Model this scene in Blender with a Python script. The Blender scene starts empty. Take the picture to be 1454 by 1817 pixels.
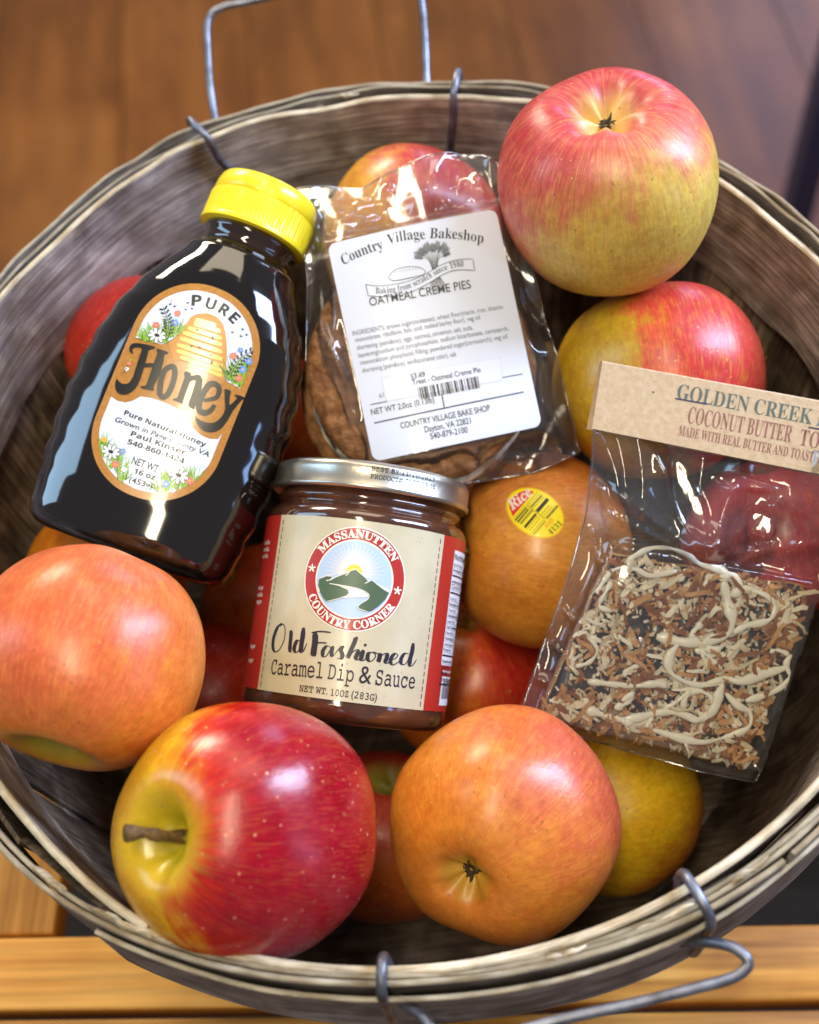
import bpy, bmesh, math, random
from mathutils import Vector, Matrix, noise
from mathutils.bvhtree import BVHTree
random.seed(7)
S = bpy.context.scene
COL = S.collection
R = math.radians

# ------------------------------------------------------------------ camera
F_PX = 908.5 / math.tan(R(22))                      # photo pixels
CAM = Vector((-0.00038, -0.25540, 0.36469))
RIGHT = Vector((0.98982218, -0.12104057, -0.07484136)).normalized()
UP = Vector((0.14230969, 0.84188672, 0.5205523)).normalized()
FWD = Vector((0.0, 0.52590487, -0.8505434)).normalized()
cd = bpy.data.cameras.new('camera')
cam = bpy.data.objects.new('camera', cd)
COL.objects.link(cam)
cam.matrix_world = Matrix(((RIGHT.x, UP.x, -FWD.x, CAM.x), (RIGHT.y, UP.y, -FWD.y, CAM.y),
                           (RIGHT.z, UP.z, -FWD.z, CAM.z), (0, 0, 0, 1)))
cd.sensor_fit = 'VERTICAL'
cd.sensor_height = 36
cd.lens = 18 / math.tan(R(22))
cd.clip_start = 0.02
cd.clip_end = 60
cd.dof.use_dof = True
cd.dof.focus_distance = 0.422
cd.dof.aperture_fstop = 8.0
S.camera = cam

# ------------------------------------------------------------------ world, lamps, exposure
w = bpy.data.worlds.new('World'); S.world = w; w.use_nodes = True
bg = w.node_tree.nodes['Background']
bg.inputs[0].default_value = (0.88, 0.88, 1.0, 1); bg.inputs[1].default_value = 0.18


def area(name, loc, target, sx, sy, power, colr):
    l = bpy.data.lights.new(name, 'AREA'); l.shape = 'RECTANGLE'; l.size = sx; l.size_y = sy
    l.energy = power; l.color = colr
    o = bpy.data.objects.new(name, l); COL.objects.link(o); o.location = loc
    o.rotation_euler = (Vector(target) - Vector(loc)).to_track_quat('-Z', 'Y').to_euler()
    return o


area('ceiling_strip_lamp', (-0.075, -0.30, 0.98), (-0.03, 0.03, 0.0), 0.095, 0.60, 5.5, (1.0, 0.88, 0.62))
area('window_light', (0.84, 0.20, 0.52), (0, 0, 0), 0.24, 0.70, 15, (0.55, 0.69, 1.0))
area('side_window_light', (-1.05, 0.25, 0.70), (0, 0, 0), 0.36, 0.9, 4.6, (0.46, 0.72, 1.0))
area('added_stripe_light', (0.84, -0.50, 0.20), (0, 0, 0), 0.08, 0.50, 0.8, (0.32, 0.52, 1.0))  # added narrow lamp, only for the blue stripe on the bottle's right side
area('room_lamp', (0.35, 1.0, 1.5), (0, 0.1, 0.0), 1.0, 0.8, 8, (1.0, 0.84, 0.62))
area('added_cool_floor_light', (2.3, 4.9, 0.7), (1.1, 2.2, -1.8), 1.4, 2.0, 46, (0.42, 0.55, 1.0))  # added lamp, no real window: cools the floor behind the right rim
area('shop_lamp', (-0.9, 2.4, 1.2), (-0.6, 1.9, -1.8), 0.9, 0.9, 62, (1.0, 0.86, 0.66))
S.view_settings.view_transform = 'Standard'
S.view_settings.look = 'None'
S.view_settings.exposure = 0.32
S.view_settings.gamma = 1
S.view_settings.use_curve_mapping = False
S.render.engine = 'CYCLES'
S.cycles.use_denoising = True
S.cycles.max_bounces = 10
S.cycles.transparent_max_bounces = 16
S.cycles.caustics_reflective = False
S.cycles.caustics_refractive = False


# ------------------------------------------------------------------ helpers
def ray(px, py):
    return FWD + RIGHT * ((px - 727) / F_PX) - UP * ((py - 908.5) / F_PX)


def at(px, py, d):
    return CAM + ray(px, py) * d


def on_z(px, py, z):
    v = ray(px, py); return CAM + v * ((z - CAM.z) / v.z)


class Frame:
    """a thing's own axes: u right, v up, w toward the viewer's side, in metres"""
    def __init__(s, px, py, d, rot=0, pitch=0, yaw=0):
        s.d = d; s.px = px; s.py = py; s.o = at(px, py, d)
        c, n = math.cos(R(rot)), math.sin(R(rot))
        s.c, s.n = c, n
        x = RIGHT * c + UP * n; y = UP * c - RIGHT * n; z = -FWD
        if pitch:      # top tips away
            y, z = (y * math.cos(R(pitch)) - z * math.sin(R(pitch))), (z * math.cos(R(pitch)) + y * math.sin(R(pitch)))
        if yaw:        # right side tips away
            x, z = (x * math.cos(R(yaw)) - z * math.sin(R(yaw))), (z * math.cos(R(yaw)) + x * math.sin(R(yaw)))
        s.m = Matrix(((x.x, y.x, z.x, s.o.x), (x.y, y.y, z.y, s.o.y), (x.z, y.z, z.z, s.o.z), (0, 0, 0, 1)))

    def uv(s, px, py):           # photo measurement -> local (u, v)
        a = (px - s.px) / F_PX * s.d; b = -(py - s.py) / F_PX * s.d
        return (a * s.c + b * s.n, -a * s.n + b * s.c)

    def uvw(s, px, py, w=0.0):   # the same on the plane at height w above the frame
        v = ray(px, py); n = Vector((s.m[0][2], s.m[1][2], s.m[2][2])); q = s.o + n * w
        p = s.m.inverted() @ (CAM + v * ((q - CAM).dot(n) / v.dot(n)))
        return (p.x, p.y)

    def crop(s, ox, oy, k):      # tracing from an enlarged view
        return lambda x, y: s.uv(ox + x / k, oy + y / k)


def cl(r, g, b, k=1.0):
    f = lambda c: (c / 255 / 12.92 if c / 255 <= 0.04045 else ((c / 255 + 0.055) / 1.055) ** 2.4)
    return (f(r) * k, f(g) * k, f(b) * k, 1)


def new_mat(name):
    m = bpy.data.materials.new(name); m.use_nodes = True
    return m, m.node_tree.nodes, m.node_tree.links, m.node_tree.nodes['Principled BSDF']


def plain(name, c, rough=0.5, metal=0.0, coat=0.0, bump=None, spec=0.5, vary=None):
    m, N, L, P = new_mat(name)
    P.inputs['Base Color'].default_value = c
    P.inputs['Roughness'].default_value = rough
    P.inputs['Metallic'].default_value = metal
    P.inputs['Coat Weight'].default_value = coat
    P.inputs['Coat Roughness'].default_value = 0.07
    P.inputs['Specular IOR Level'].default_value = spec
    if bump or vary:
        tc = N.new('ShaderNodeTexCoord'); nz = N.new('ShaderNodeTexNoise')
        nz.inputs['Scale'].default_value = (bump or vary)[0]; nz.inputs['Detail'].default_value = 5
        L.new(tc.outputs['Object'], nz.inputs['Vector'])
        if bump:
            b = N.new('ShaderNodeBump'); b.inputs['Strength'].default_value = bump[1]; b.inputs['Distance'].default_value = 0.001
            L.new(nz.outputs[0], b.inputs['Height']); L.new(b.outputs[0], P.inputs['Normal'])
        if vary:
            n2 = N.new('ShaderNodeTexNoise'); n2.inputs['Scale'].default_value = vary[0]; n2.inputs['Detail'].default_value = 6
            L.new(tc.outputs['Object'], n2.inputs['Vector'])
            r = N.new('ShaderNodeMapRange'); r.inputs[1].default_value = 0.35; r.inputs[2].default_value = 0.68
            L.new(n2.outputs[0], r.inputs[0])
            mx = N.new('ShaderNodeMix'); mx.data_type = 'RGBA'
            mx.inputs[6].default_value = c; mx.inputs[7].default_value = vary[1]
            L.new(r.outputs[0], mx.inputs[0]); L.new(mx.outputs[2], P.inputs['Base Color'])
    return m


def wood(name, dark, mid, light, rough=0.75, su=6.0, sv=260.0, bump=0.5, stain=None):
    """grain runs along U of the UV map (metres)"""
    m, N, L, P = new_mat(name)
    P.inputs['Roughness'].default_value = rough
    P.inputs['Specular IOR Level'].default_value = 0.3
    uv = N.new('ShaderNodeUVMap'); oi = N.new('ShaderNodeObjectInfo')
    ad = N.new('ShaderNodeVectorMath'); ad.operation = 'ADD'
    L.new(uv.outputs[0], ad.inputs[0])
    rnd = N.new('ShaderNodeMath'); rnd.operation = 'MULTIPLY'; rnd.inputs[1].default_value = 7.3
    L.new(oi.outputs['Random'], rnd.inputs[0]); L.new(rnd.outputs[0], ad.inputs[1])

    def nz(su, sv, detail, dist=0.0):
        mp = N.new('ShaderNodeMapping'); mp.inputs['Scale'].default_value = (su, sv, 1)
        L.new(ad.outputs[0], mp.inputs[0])
        n = N.new('ShaderNodeTexNoise'); n.inputs['Scale'].default_value = 1; n.inputs['Detail'].default_value = detail
        n.inputs['Distortion'].default_value = dist
        L.new(mp.outputs[0], n.inputs['Vector']); return n
    g = nz(su, sv, 6, 0.9); blotch = nz(su * 3, sv * 0.09, 4, 0.5); fine = nz(su * 5, sv * 3.2, 3)
    mixf = N.new('ShaderNodeMath'); mixf.operation = 'MULTIPLY_ADD'; mixf.inputs[1].default_value = 0.55
    L.new(g.outputs[0], mixf.inputs[0])
    m2 = N.new('ShaderNodeMath'); m2.operation = 'MULTIPLY'; m2.inputs[1].default_value = 0.45
    L.new(blotch.outputs[0], m2.inputs[0]); L.new(m2.outputs[0], mixf.inputs[2])
    r = N.new('ShaderNodeValToRGB'); e = r.color_ramp.elements
    e[0].position = 0.34; e[0].color = dark; e[1].position = 0.66; e[1].color = light
    q = e.new(0.5); q.color = mid
    L.new(mixf.outputs[0], r.inputs[0])
    mul = N.new('ShaderNodeMix'); mul.data_type = 'RGBA'; mul.blend_type = 'MULTIPLY'; mul.inputs[0].default_value = 0.5
    fr = N.new('ShaderNodeMapRange'); fr.inputs[1].default_value = 0.3; fr.inputs[2].default_value = 0.6; fr.inputs[3].default_value = 0.45
    L.new(fine.outputs[0], fr.inputs[0])
    L.new(r.outputs[0], mul.inputs[6]); L.new(fr.outputs[0], mul.inputs[7])
    st = nz(su * 1.6, su * 2.6, 5, 1.2); sr = N.new('ShaderNodeMapRange')
    sr.inputs[1].default_value = 0.34; sr.inputs[2].default_value = 0.66; sr.inputs[3].default_value = stain[0] if stain else 0.9; sr.inputs[4].default_value = stain[1] if stain else 1.08
    L.new(st.outputs[0], sr.inputs[0])
    ms = N.new('ShaderNodeMix'); ms.data_type = 'RGBA'; ms.blend_type = 'MULTIPLY'; ms.inputs[0].default_value = 1.0
    tint = N.new('ShaderNodeMix'); tint.data_type = 'RGBA'; tint.inputs[6].default_value = (stain[0] * 1.12, stain[0], stain[0] * .86, 1) if stain else (.9, .9, .9, 1)
    tint.inputs[7].default_value = (stain[1],) * 3 + (1,) if stain else (1.08, 1.08, 1.08, 1)
    sn = N.new('ShaderNodeMapRange'); sn.inputs[1].default_value = 0.36; sn.inputs[2].default_value = 0.64; L.new(st.outputs[0], sn.inputs[0])
    L.new(sn.outputs[0], tint.inputs[0]); L.new(mul.outputs[2], ms.inputs[6]); L.new(tint.outputs[2], ms.inputs[7])
    # every board a little different
    hv = N.new('ShaderNodeHueSaturation')
    vr = N.new('ShaderNodeMapRange'); vr.inputs[3].default_value = 0.68; vr.inputs[4].default_value = 1.28
    L.new(oi.outputs['Random'], vr.inputs[0]); L.new(vr.outputs[0], hv.inputs['Value'])
    L.new(ms.outputs[2], hv.inputs['Color'])
    L.new(hv.outputs[0], P.inputs['Base Color'])
    b = N.new('ShaderNodeBump'); b.inputs['Strength'].default_value = bump; b.inputs['Distance'].default_value = 0.0008
    L.new(g.outputs[0], b.inputs['Height']); b2 = N.new('ShaderNodeBump')
    b2.inputs['Strength'].default_value = bump; b2.inputs['Distance'].default_value = 0.0003
    L.new(fine.outputs[0], b2.inputs['Height']); L.new(b.outputs[0], b2.inputs['Normal'])
    L.new(b2.outputs[0], P.inputs['Normal'])
    return m


def obj(name, verts, faces, mats, parent=None, mw=None, smooth=True, mi=None, uvs=None, label=None):
    me = bpy.data.meshes.new(name)
    me.from_pydata([tuple(v) for v in verts], [], faces)
    for m in (mats if isinstance(mats, (list, tuple)) else [mats]):
        me.materials.append(m)
    if mi:
        me.polygons.foreach_set('material_index', mi)
    if uvs is not None:
        ul = me.uv_layers.new(name='UVMap')
        for lp in me.loops:
            ul.data[lp.index].uv = uvs[lp.vertex_index]
    if smooth:
        me.polygons.foreach_set('use_smooth', [True] * len(me.polygons))
    me.update()
    o = bpy.data.objects.new(name, me); COL.objects.link(o)
    if mw is not None:
        o.matrix_world = mw
    if parent is not None:
        o.parent = parent
        o.matrix_parent_inverse = Matrix.Identity(4)
    if label:
        o['label'] = label
    return o


def fix_normals(o):
    bm = bmesh.new(); bm.from_mesh(o.data); bmesh.ops.recalc_face_normals(bm, faces=bm.faces[:]); bm.to_mesh(o.data); bm.free()
    return o


def auto_smooth(o, deg=40):
    bm = bmesh.new(); bm.from_mesh(o.data)
    for e in bm.edges:
        if len(e.link_faces) == 2 and e.calc_face_angle(0) > R(deg):
            e.smooth = False
    bm.to_mesh(o.data); bm.free(); return o


def thing(name, label, cat, mw=None, group=None):
    o = bpy.data.objects.new(name, None); COL.objects.link(o); o.empty_display_size = 0.02
    if mw is not None:
        o.matrix_world = mw
    o['label'] = label; o['category'] = cat
    if group:
        o['group'] = group
    return o


def tag(o, label, cat, group=None):
    o['label'] = label; o['category'] = cat
    if group:
        o['group'] = group
    return o


def catmull(pts, n=8, closed=False):
    pts = [Vector(p) for p in pts]; out = []; k = len(pts)
    rng = range(k if closed else k - 1)
    for i in rng:
        g = (lambda j: pts[j % k]) if closed else (lambda j: pts[min(max(j, 0), k - 1)])
        a, b, c, d = g(i - 1), g(i), g(i + 1), g(i + 2)
        for s in range(n):
            t = s / n
            out.append(0.5 * ((2 * b) + (c - a) * t + (2 * a - 5 * b + 4 * c - d) * t * t + (3 * b - a - 3 * c + d) * t ** 3))
    if not closed:
        out.append(pts[-1])
    return out


def tube(path, rad, seg=10, cap=True):
    V = []; Fc = []; n = len(path)
    prev = None
    for i, p in enumerate(path):
        t = (path[min(i + 1, n - 1)] - path[max(i - 1, 0)]).normalized()
        if prev is None:
            a = t.orthogonal().normalized()
        else:
            a = (prev - t * prev.dot(t)).normalized()
        prev = a; b = t.cross(a)
        r = rad(i / (n - 1)) if callable(rad) else rad
        for k in range(seg):
            q = 2 * math.pi * k / seg
            V.append(p + a * math.cos(q) * r + b * math.sin(q) * r)
    for i in range(n - 1):
        for k in range(seg):
            Fc.append((i * seg + k, i * seg + (k + 1) % seg, (i + 1) * seg + (k + 1) % seg, (i + 1) * seg + k))
    if cap:
        Fc.append(tuple(range(seg))[::-1]); Fc.append(tuple(range((n - 1) * seg, n * seg)))
    return V, Fc


def lathe(prof, seg=96, axis='Y', wob=None):
    """prof: (radius, height); revolves round local Y"""
    V = []; Fc = []; n = len(prof)
    for r, h in prof:
        for k in range(seg):
            a = 2 * math.pi * k / seg
            rr = r * (wob(a, h) if wob else 1)
            V.append(Vector((rr * math.sin(a), h, rr * math.cos(a))))
    for i in range(n - 1):
        for k in range(seg):
            Fc.append((i * seg + k, i * seg + (k + 1) % seg, (i + 1) * seg + (k + 1) % seg, (i + 1) * seg + k))
    if prof[0][0] > 1e-6:
        Fc.append(tuple(range(seg))[::-1])
    if prof[-1][0] > 1e-6:
        Fc.append(tuple(range((n - 1) * seg, n * seg)))
    return V, Fc


def box_uv(cx, cy, cz, sx, sy, sz, rz=0.0, along='x', bev=0.0015):
    bm = bmesh.new(); bmesh.ops.create_cube(bm, size=1)
    for v in bm.verts:
        v.co = Vector((v.co.x * sx, v.co.y * sy, v.co.z * sz))
    bmesh.ops.bevel(bm, geom=bm.edges[:], offset=bev, segments=2, affect='EDGES', profile=0.6)
    V = [v.co.copy() for v in bm.verts]; bm.verts.index_update()
    Fc = [tuple(v.index for v in f.verts) for f in bm.faces]; bm.free()
    uv = [((v.x, v.y + v.z * 1.3) if along == 'x' else (v.y, v.x + v.z * 1.3)) for v in V]
    return V, Fc, uv, Matrix.Translation((cx, cy, cz)) @ Matrix.Rotation(rz, 4, 'Z')


# ------------------------------------------------------------------ lettering and print
def mp(s, U, L, D=None):
    o = ''
    for c in s:
        if 'A' <= c <= 'Z': o += chr(U + ord(c) - 65)
        elif 'a' <= c <= 'z': o += chr(L + ord(c) - 97)
        elif '0' <= c <= '9' and D: o += chr(D + ord(c) - 48)
        else: o += c
    return o


STY = {'sans': lambda s: s, 'serif': lambda s: mp(s, 0x1D400, 0x1D41A, 0x1D7CE), 'ital': lambda s: mp(s, 0x1D434, 0x1D44E),
       'script': lambda s: mp(s, 0x1D4D0, 0x1D4EA), 'mono': lambda s: mp(s, 0x1D670, 0x1D68A, 0x1D7F6),
       'bold': lambda s: mp(s, 0x1D5D4, 0x1D5EE, 0x1D7EC), 'bi': lambda s: mp(s, 0x1D468, 0x1D482), 'boldital': lambda s: mp(s, 0x1D63C, 0x1D656, 0x1D7EC)}


class Print:
    def __init__(s):
        s.bm = bmesh.new(); s.lay = s.bm.faces.layers.int.new('m')

    def poly(s, pts, mat, z):
        vs = [s.bm.verts.new((p[0], p[1], z)) for p in pts]
        f = s.bm.faces.new(vs); f.material_index = mat
        r = bmesh.ops.triangulate(s.bm, faces=[f])
        for q in r['faces']: q.material_index = mat

    def circle(s, c, r, mat, z, n=48, ry=None, rot=0):
        ry = ry or r; P = []
        for i in range(n):
            a = 2 * math.pi * i / n; x = r * math.cos(a); y = ry * math.sin(a)
            P.append((c[0] + x * math.cos(rot) - y * math.sin(rot), c[1] + x * math.sin(rot) + y * math.cos(rot)))
        s.poly(P, mat, z)

    def stroke(s, pts, wd, mat, z, n=5, smooth=True, closed=False):
        P = [Vector((p[0], p[1], 0)) for p in pts]
        if smooth and len(P) > 2: P = catmull(P, n, closed)
        if closed: P.append(P[0].copy())
        k = len(P); prev = None
        for i, p in enumerate(P):
            t = (P[min(i + 1, k - 1)] - P[max(i - 1, 0)])
            if t.length < 1e-9: continue
            t.normalize(); q = Vector((-t.y, t.x, 0))
            wv = wd(i / (k - 1), t) if callable(wd) else wd
            a = s.bm.verts.new((p.x + q.x * wv / 2, p.y + q.y * wv / 2, z)); b = s.bm.verts.new((p.x - q.x * wv / 2, p.y - q.y * wv / 2, z))
            if prev:
                f = s.bm.faces.new((prev[0], prev[1], b, a)); f.material_index = mat
            prev = (a, b)

    def rect(s, x0, y0, x1, y1, mat, z):
        s.poly([(x0, y0), (x1, y0), (x1, y1), (x0, y1)], mat, z)

    def rrect(s, w, h, r, mat, z, c=(0, 0), n=10):
        P = []
        for sx, sy, a0 in ((1, 1, 0), (-1, 1, 90), (-1, -1, 180), (1, -1, 270)):
            for i in range(n + 1):
                a = R(a0 + 90 * i / n)
                P.append((c[0] + sx * (w / 2 - r) + r * math.cos(a), c[1] + sy * (h / 2 - r) + r * math.sin(a)))
        s.poly(P, mat, z)

    def text(s, body, sty, cap, pos, mat, z, width=None, align='c', rot=0.0, offset=0.0, arc=None, shear=0.0, bend=None, space=1.0, res=4):
        c = bpy.data.curves.new('t', 'FONT'); c.body = STY[sty](body); c.size = 1; c.offset = offset
        c.resolution_u = res; c.space_character = space
        o = bpy.data.objects.new('t', c); COL.objects.link(o)
        bpy.context.view_layer.update()
        me = bpy.data.meshes.new_from_object(o.evaluated_get(bpy.context.evaluated_depsgraph_get()))
        bpy.data.objects.remove(o); bpy.data.curves.remove(c)
        if not me.vertices: return
        xs = [v.co.x for v in me.vertices]; x0, x1 = min(xs), max(xs)
        k = cap / 0.70; kx = (width / (x1 - x0)) if width else k
        off = {'c': -(x0 + x1) / 2, 'l': -x0, 'r': -x1}[align]
        vs = []
        cr, sr = math.cos(rot), math.sin(rot)
        for v in me.vertices:
            x = (v.co.x + off) * kx + v.co.y * k * shear; y = v.co.y * k
            if arc:                                 # (radius, centre angle, inward?)
                rad, a0, inside = arc
                if inside: a = a0 + x / rad; rr = rad - y
                else: a = a0 - x / rad; rr = rad + y
                X, Y = pos[0] + rr * math.cos(a), pos[1] + rr * math.sin(a)
            else:
                if bend: y += bend(x)
                X, Y = pos[0] + x * cr - y * sr, pos[1] + x * sr + y * cr
            vs.append(s.bm.verts.new((X, Y, z)))
        for p in me.polygons:
            try:
                f = s.bm.faces.new([vs[i] for i in p.vertices]); f.material_index = mat
            except ValueError: pass
        bpy.data.meshes.remove(me)

    def line_text(s, body, sty, p0, p1, cap, mat, z, **kw):
        """baseline from p0 to p1"""
        d = Vector((p1[0] - p0[0], p1[1] - p0[1]))
        s.text(body, sty, cap, p0, mat, z, width=d.length, align='l', rot=math.atan2(d.y, d.x), **kw)

    def build(s, name, mapf, mats, parent, mw=None, cutu=None, cutv=None, label=None):
        bm = s.bm
        for ax, cut in ((0, cutu), (1, cutv)):
            if not cut: continue
            lo = min(v.co[ax] for v in bm.verts); hi = max(v.co[ax] for v in bm.verts)
            x = math.ceil(lo / cut) * cut + 1.3e-5
            while x < hi:
                co = [0, 0, 0]; no = [0, 0, 0]; co[ax] = x; no[ax] = 1
                bmesh.ops.bisect_plane(bm, geom=bm.verts[:] + bm.edges[:] + bm.faces[:], plane_co=co, plane_no=no)
                x += cut
        bmesh.ops.triangulate(bm, faces=[f for f in bm.faces if len(f.verts) > 4])
        for f in bm.faces:
            if f.normal.z < 0: f.normal_flip()
        for v in bm.verts:
            v.co = Vector(mapf(v.co.x, v.co.y, v.co.z * 4e-5))
        me = bpy.data.meshes.new(name); bm.to_mesh(me); bm.free()
        for m in mats: me.materials.append(m)
        me.polygons.foreach_set('use_smooth', [True] * len(me.polygons))
        o = bpy.data.objects.new(name, me); COL.objects.link(o)
        if mw is not None: o.matrix_world = mw
        if parent is not None: o.parent = parent
        if label: o['label'] = label
        return o


# ------------------------------------------------------------------ materials
M_stave = wood('weathered_stave_wood', cl(54, 45, 38), cl(110, 96, 82), cl(160, 144, 125), su=18, sv=520, bump=0.9, stain=(.55, 1.25))
M_hoop = wood('weathered_hoop_wood', cl(92, 84, 83), cl(136, 127, 124), cl(182, 172, 166), su=20, sv=560, bump=1.0, stain=(.62, 1.22))
M_edge = wood('worn_hoop_edge_wood', cl(150, 138, 118), cl(194, 182, 158), cl(220, 208, 184), su=30, sv=1500, stain=(.7, 1.12))
M_bench = wood('honey_pine_wood', cl(160, 100, 34), cl(206, 142, 58), cl(230, 174, 90), rough=0.45, su=3.2, sv=120, bump=0.25)
M_floor = wood('brown_floor_wood', cl(100, 60, 27), cl(124, 78, 36), cl(140, 92, 46), rough=0.36, su=0.8, sv=5, bump=0.05)
M_wire = plain('galvanised_wire', cl(142, 146, 160), 0.40, 0.8, bump=(500, 0.12), vary=(120, cl(96, 94, 98)))
M_navy = plain('dark_blue_paint', cl(50, 54, 86), 0.6)
M_stem = plain('apple_stem_bark', cl(124, 94, 50), 0.7, bump=(900, 1.0), vary=(400, cl(80, 58, 32)))
M_calyx = plain('dried_sepals', cl(74, 60, 36), .85, vary=(500, cl(36, 30, 20)))


# ------------------------------------------------------------------ setting: floor, bench
BZ = -0.207
def floor():
    V = []; Fc = []; uv = []; k = 0
    n = 30; wd = 0.34
    for i in range(n):
        x0 = -5.0 + i * wd; x1 = x0 + wd - 0.004
        for (a, b) in ((x0, -3), (x1, -3), (x1, 10), (x0, 10)):
            V.append((a, b, -1.80)); uv.append((b + i * 5.3, a + i * 0.7))
        Fc.append((k, k + 1, k + 2, k + 3)); k += 4
    o = obj('floor', V, Fc, M_floor, smooth=False, uvs=uv); o['kind'] = 'structure'
    V = [(-5.1, -3.1, -1.81), (5.3, -3.1, -1.81), (5.3, 10.1, -1.81), (-5.1, 10.1, -1.81)]
    o = obj('subfloor', V, [(0, 1, 2, 3)], plain('floor_gap_dark', cl(30, 20, 12), 0.9), smooth=False); o['kind'] = 'structure'
floor()
bench = thing('bench', 'honey coloured pine slat bench under the basket', 'bench', Matrix.Translation((0, 0, BZ)))
pa, pb = on_z(0, 1664, BZ), on_z(1454, 1640, BZ)
bang = math.atan2(pb.y - pa.y, pb.x - pa.x)
dirb = Vector((math.cos(bang), math.sin(bang), 0)); nrm = Vector((-dirb.y, dirb.x, 0))
mid = (pa + pb) / 2
q = on_z(700, 1784, BZ)
wslat = abs((q - mid).dot(nrm))
def slat(off, width, name='slat', length=1.1, z=0.0, along='x', cx=0.0, th=0.022):
    c = mid + nrm * off + dirb * cx
    V, Fc, uv, mw = box_uv(c.x, c.y, z - th / 2, length if along == 'x' else width, width if along == 'x' else length, th, bang, along)
    return obj(name, V, Fc, M_bench, bench, mw, uvs=uv)
slat(-wslat / 2, wslat)
slat(-wslat - 0.004 - 0.03, 0.06)
slat(0.20, 0.075); slat(0.30, 0.07)
# rails under the slats
M_gap_shade = wood('gap_shade_wood', cl(28, 24, 22), cl(40, 34, 30), cl(52, 44, 40), su=3, sv=60)  # dark tones paint the shade seen below the slats
for px_ in (18, 1620):
    g_ = on_z(px_, 1600, BZ - .012) - mid
    slat(0.085, 0.050, 'rail', 0.165, -0.006, 'y', g_.dot(dirb), 0.018)
c = mid + nrm * 0.1
V, Fc, uv, mw = box_uv(c.x, c.y, -0.30, 1.0, 0.5, 0.02, bang)
obj('gap_shade_board', V, Fc, M_gap_shade, bench, mw, uvs=uv)  # added board, coloured dark to stand for shade in the bench gaps
for cx in (-0.5, 0.5):
    for off in (-0.1, 0.3):
        c = mid + nrm * off + dirb * cx
        V, Fc, uv, mw = box_uv(c.x, c.y, -0.8065, 0.04, 0.04, 1.567, bang)
        obj('leg', V, Fc, M_bench, bench, mw, uvs=[(v.z, v.x + v.y) for v in V])

# dark blue post beyond the basket, at the right
p = on_z(1376, 520, -1.80)
V, Fc, uv, mw = box_uv(p.x, p.y, -1.80 + 0.8, 0.05, 0.05, 1.6)
post = obj('post', V, Fc, M_navy, None, mw); tag(post, 'dark blue post standing behind the right rim of the basket', 'post')

# ------------------------------------------------------------------ basket
OUT = [(-137.1, .1853), (-129.1, .1874), (-117.6, .1848), (-97.3, .1824), (-82.6, .1836), (-69.5, .1857), (-56.8, .1871), (-20, .1868),
       (22.3, .1826), (39.8, .1819), (64.9, .1870), (76.6, .186), (93.0, .1868), (111.4, .188), (124.7, .1839), (144.2, .1816), (180, .183)]
INN = [(-143.2, .1725), (-128.3, .1774), (-122.6, .1815), (-110.6, .1794), (-94.3, .1785), (-82.0, .1779), (-70.8, .1774), (-53.3, .1776), (-15, .1750),
       (17.4, .1713), (37.4, .1737), (62, .1776), (76.3, .1780), (90.4, .1772), (112.7, .1795), (135.0, .1751), (147.5, .1737), (180, .171)]
def table(T):
    T = sorted(T); n = 720; out = []
    for i in range(n):
        a = -180 + i * 0.5
        lo = max([t for t in T if t[0] <= a], default=(T[-1][0] - 360, T[-1][1])); hi = min([t for t in T if t[0] > a], default=(T[0][0] + 360, T[0][1]))
        u = (a - lo[0]) / (hi[0] - lo[0]); u = u * u * (3 - 2 * u)
        out.append(lo[1] + (hi[1] - lo[1]) * u)
    for _ in range(3):
        out = [sum(out[(i + j) % n] for j in range(-9, 10)) / 19 for i in range(n)]
    return lambda a: out[int(round((math.degrees(a) + 180) * 2)) % n]
r_out, r_inn = table(OUT), table(INN)
basket = thing('fruit_basket', 'round weathered grey splint basket with wire handles filled with apples', 'basket', Matrix.Translation((0, 0, BZ)))
SH = Matrix.Translation((0, 0, -BZ))                 # parts are written in rim coordinates (rim at z = 0)

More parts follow.
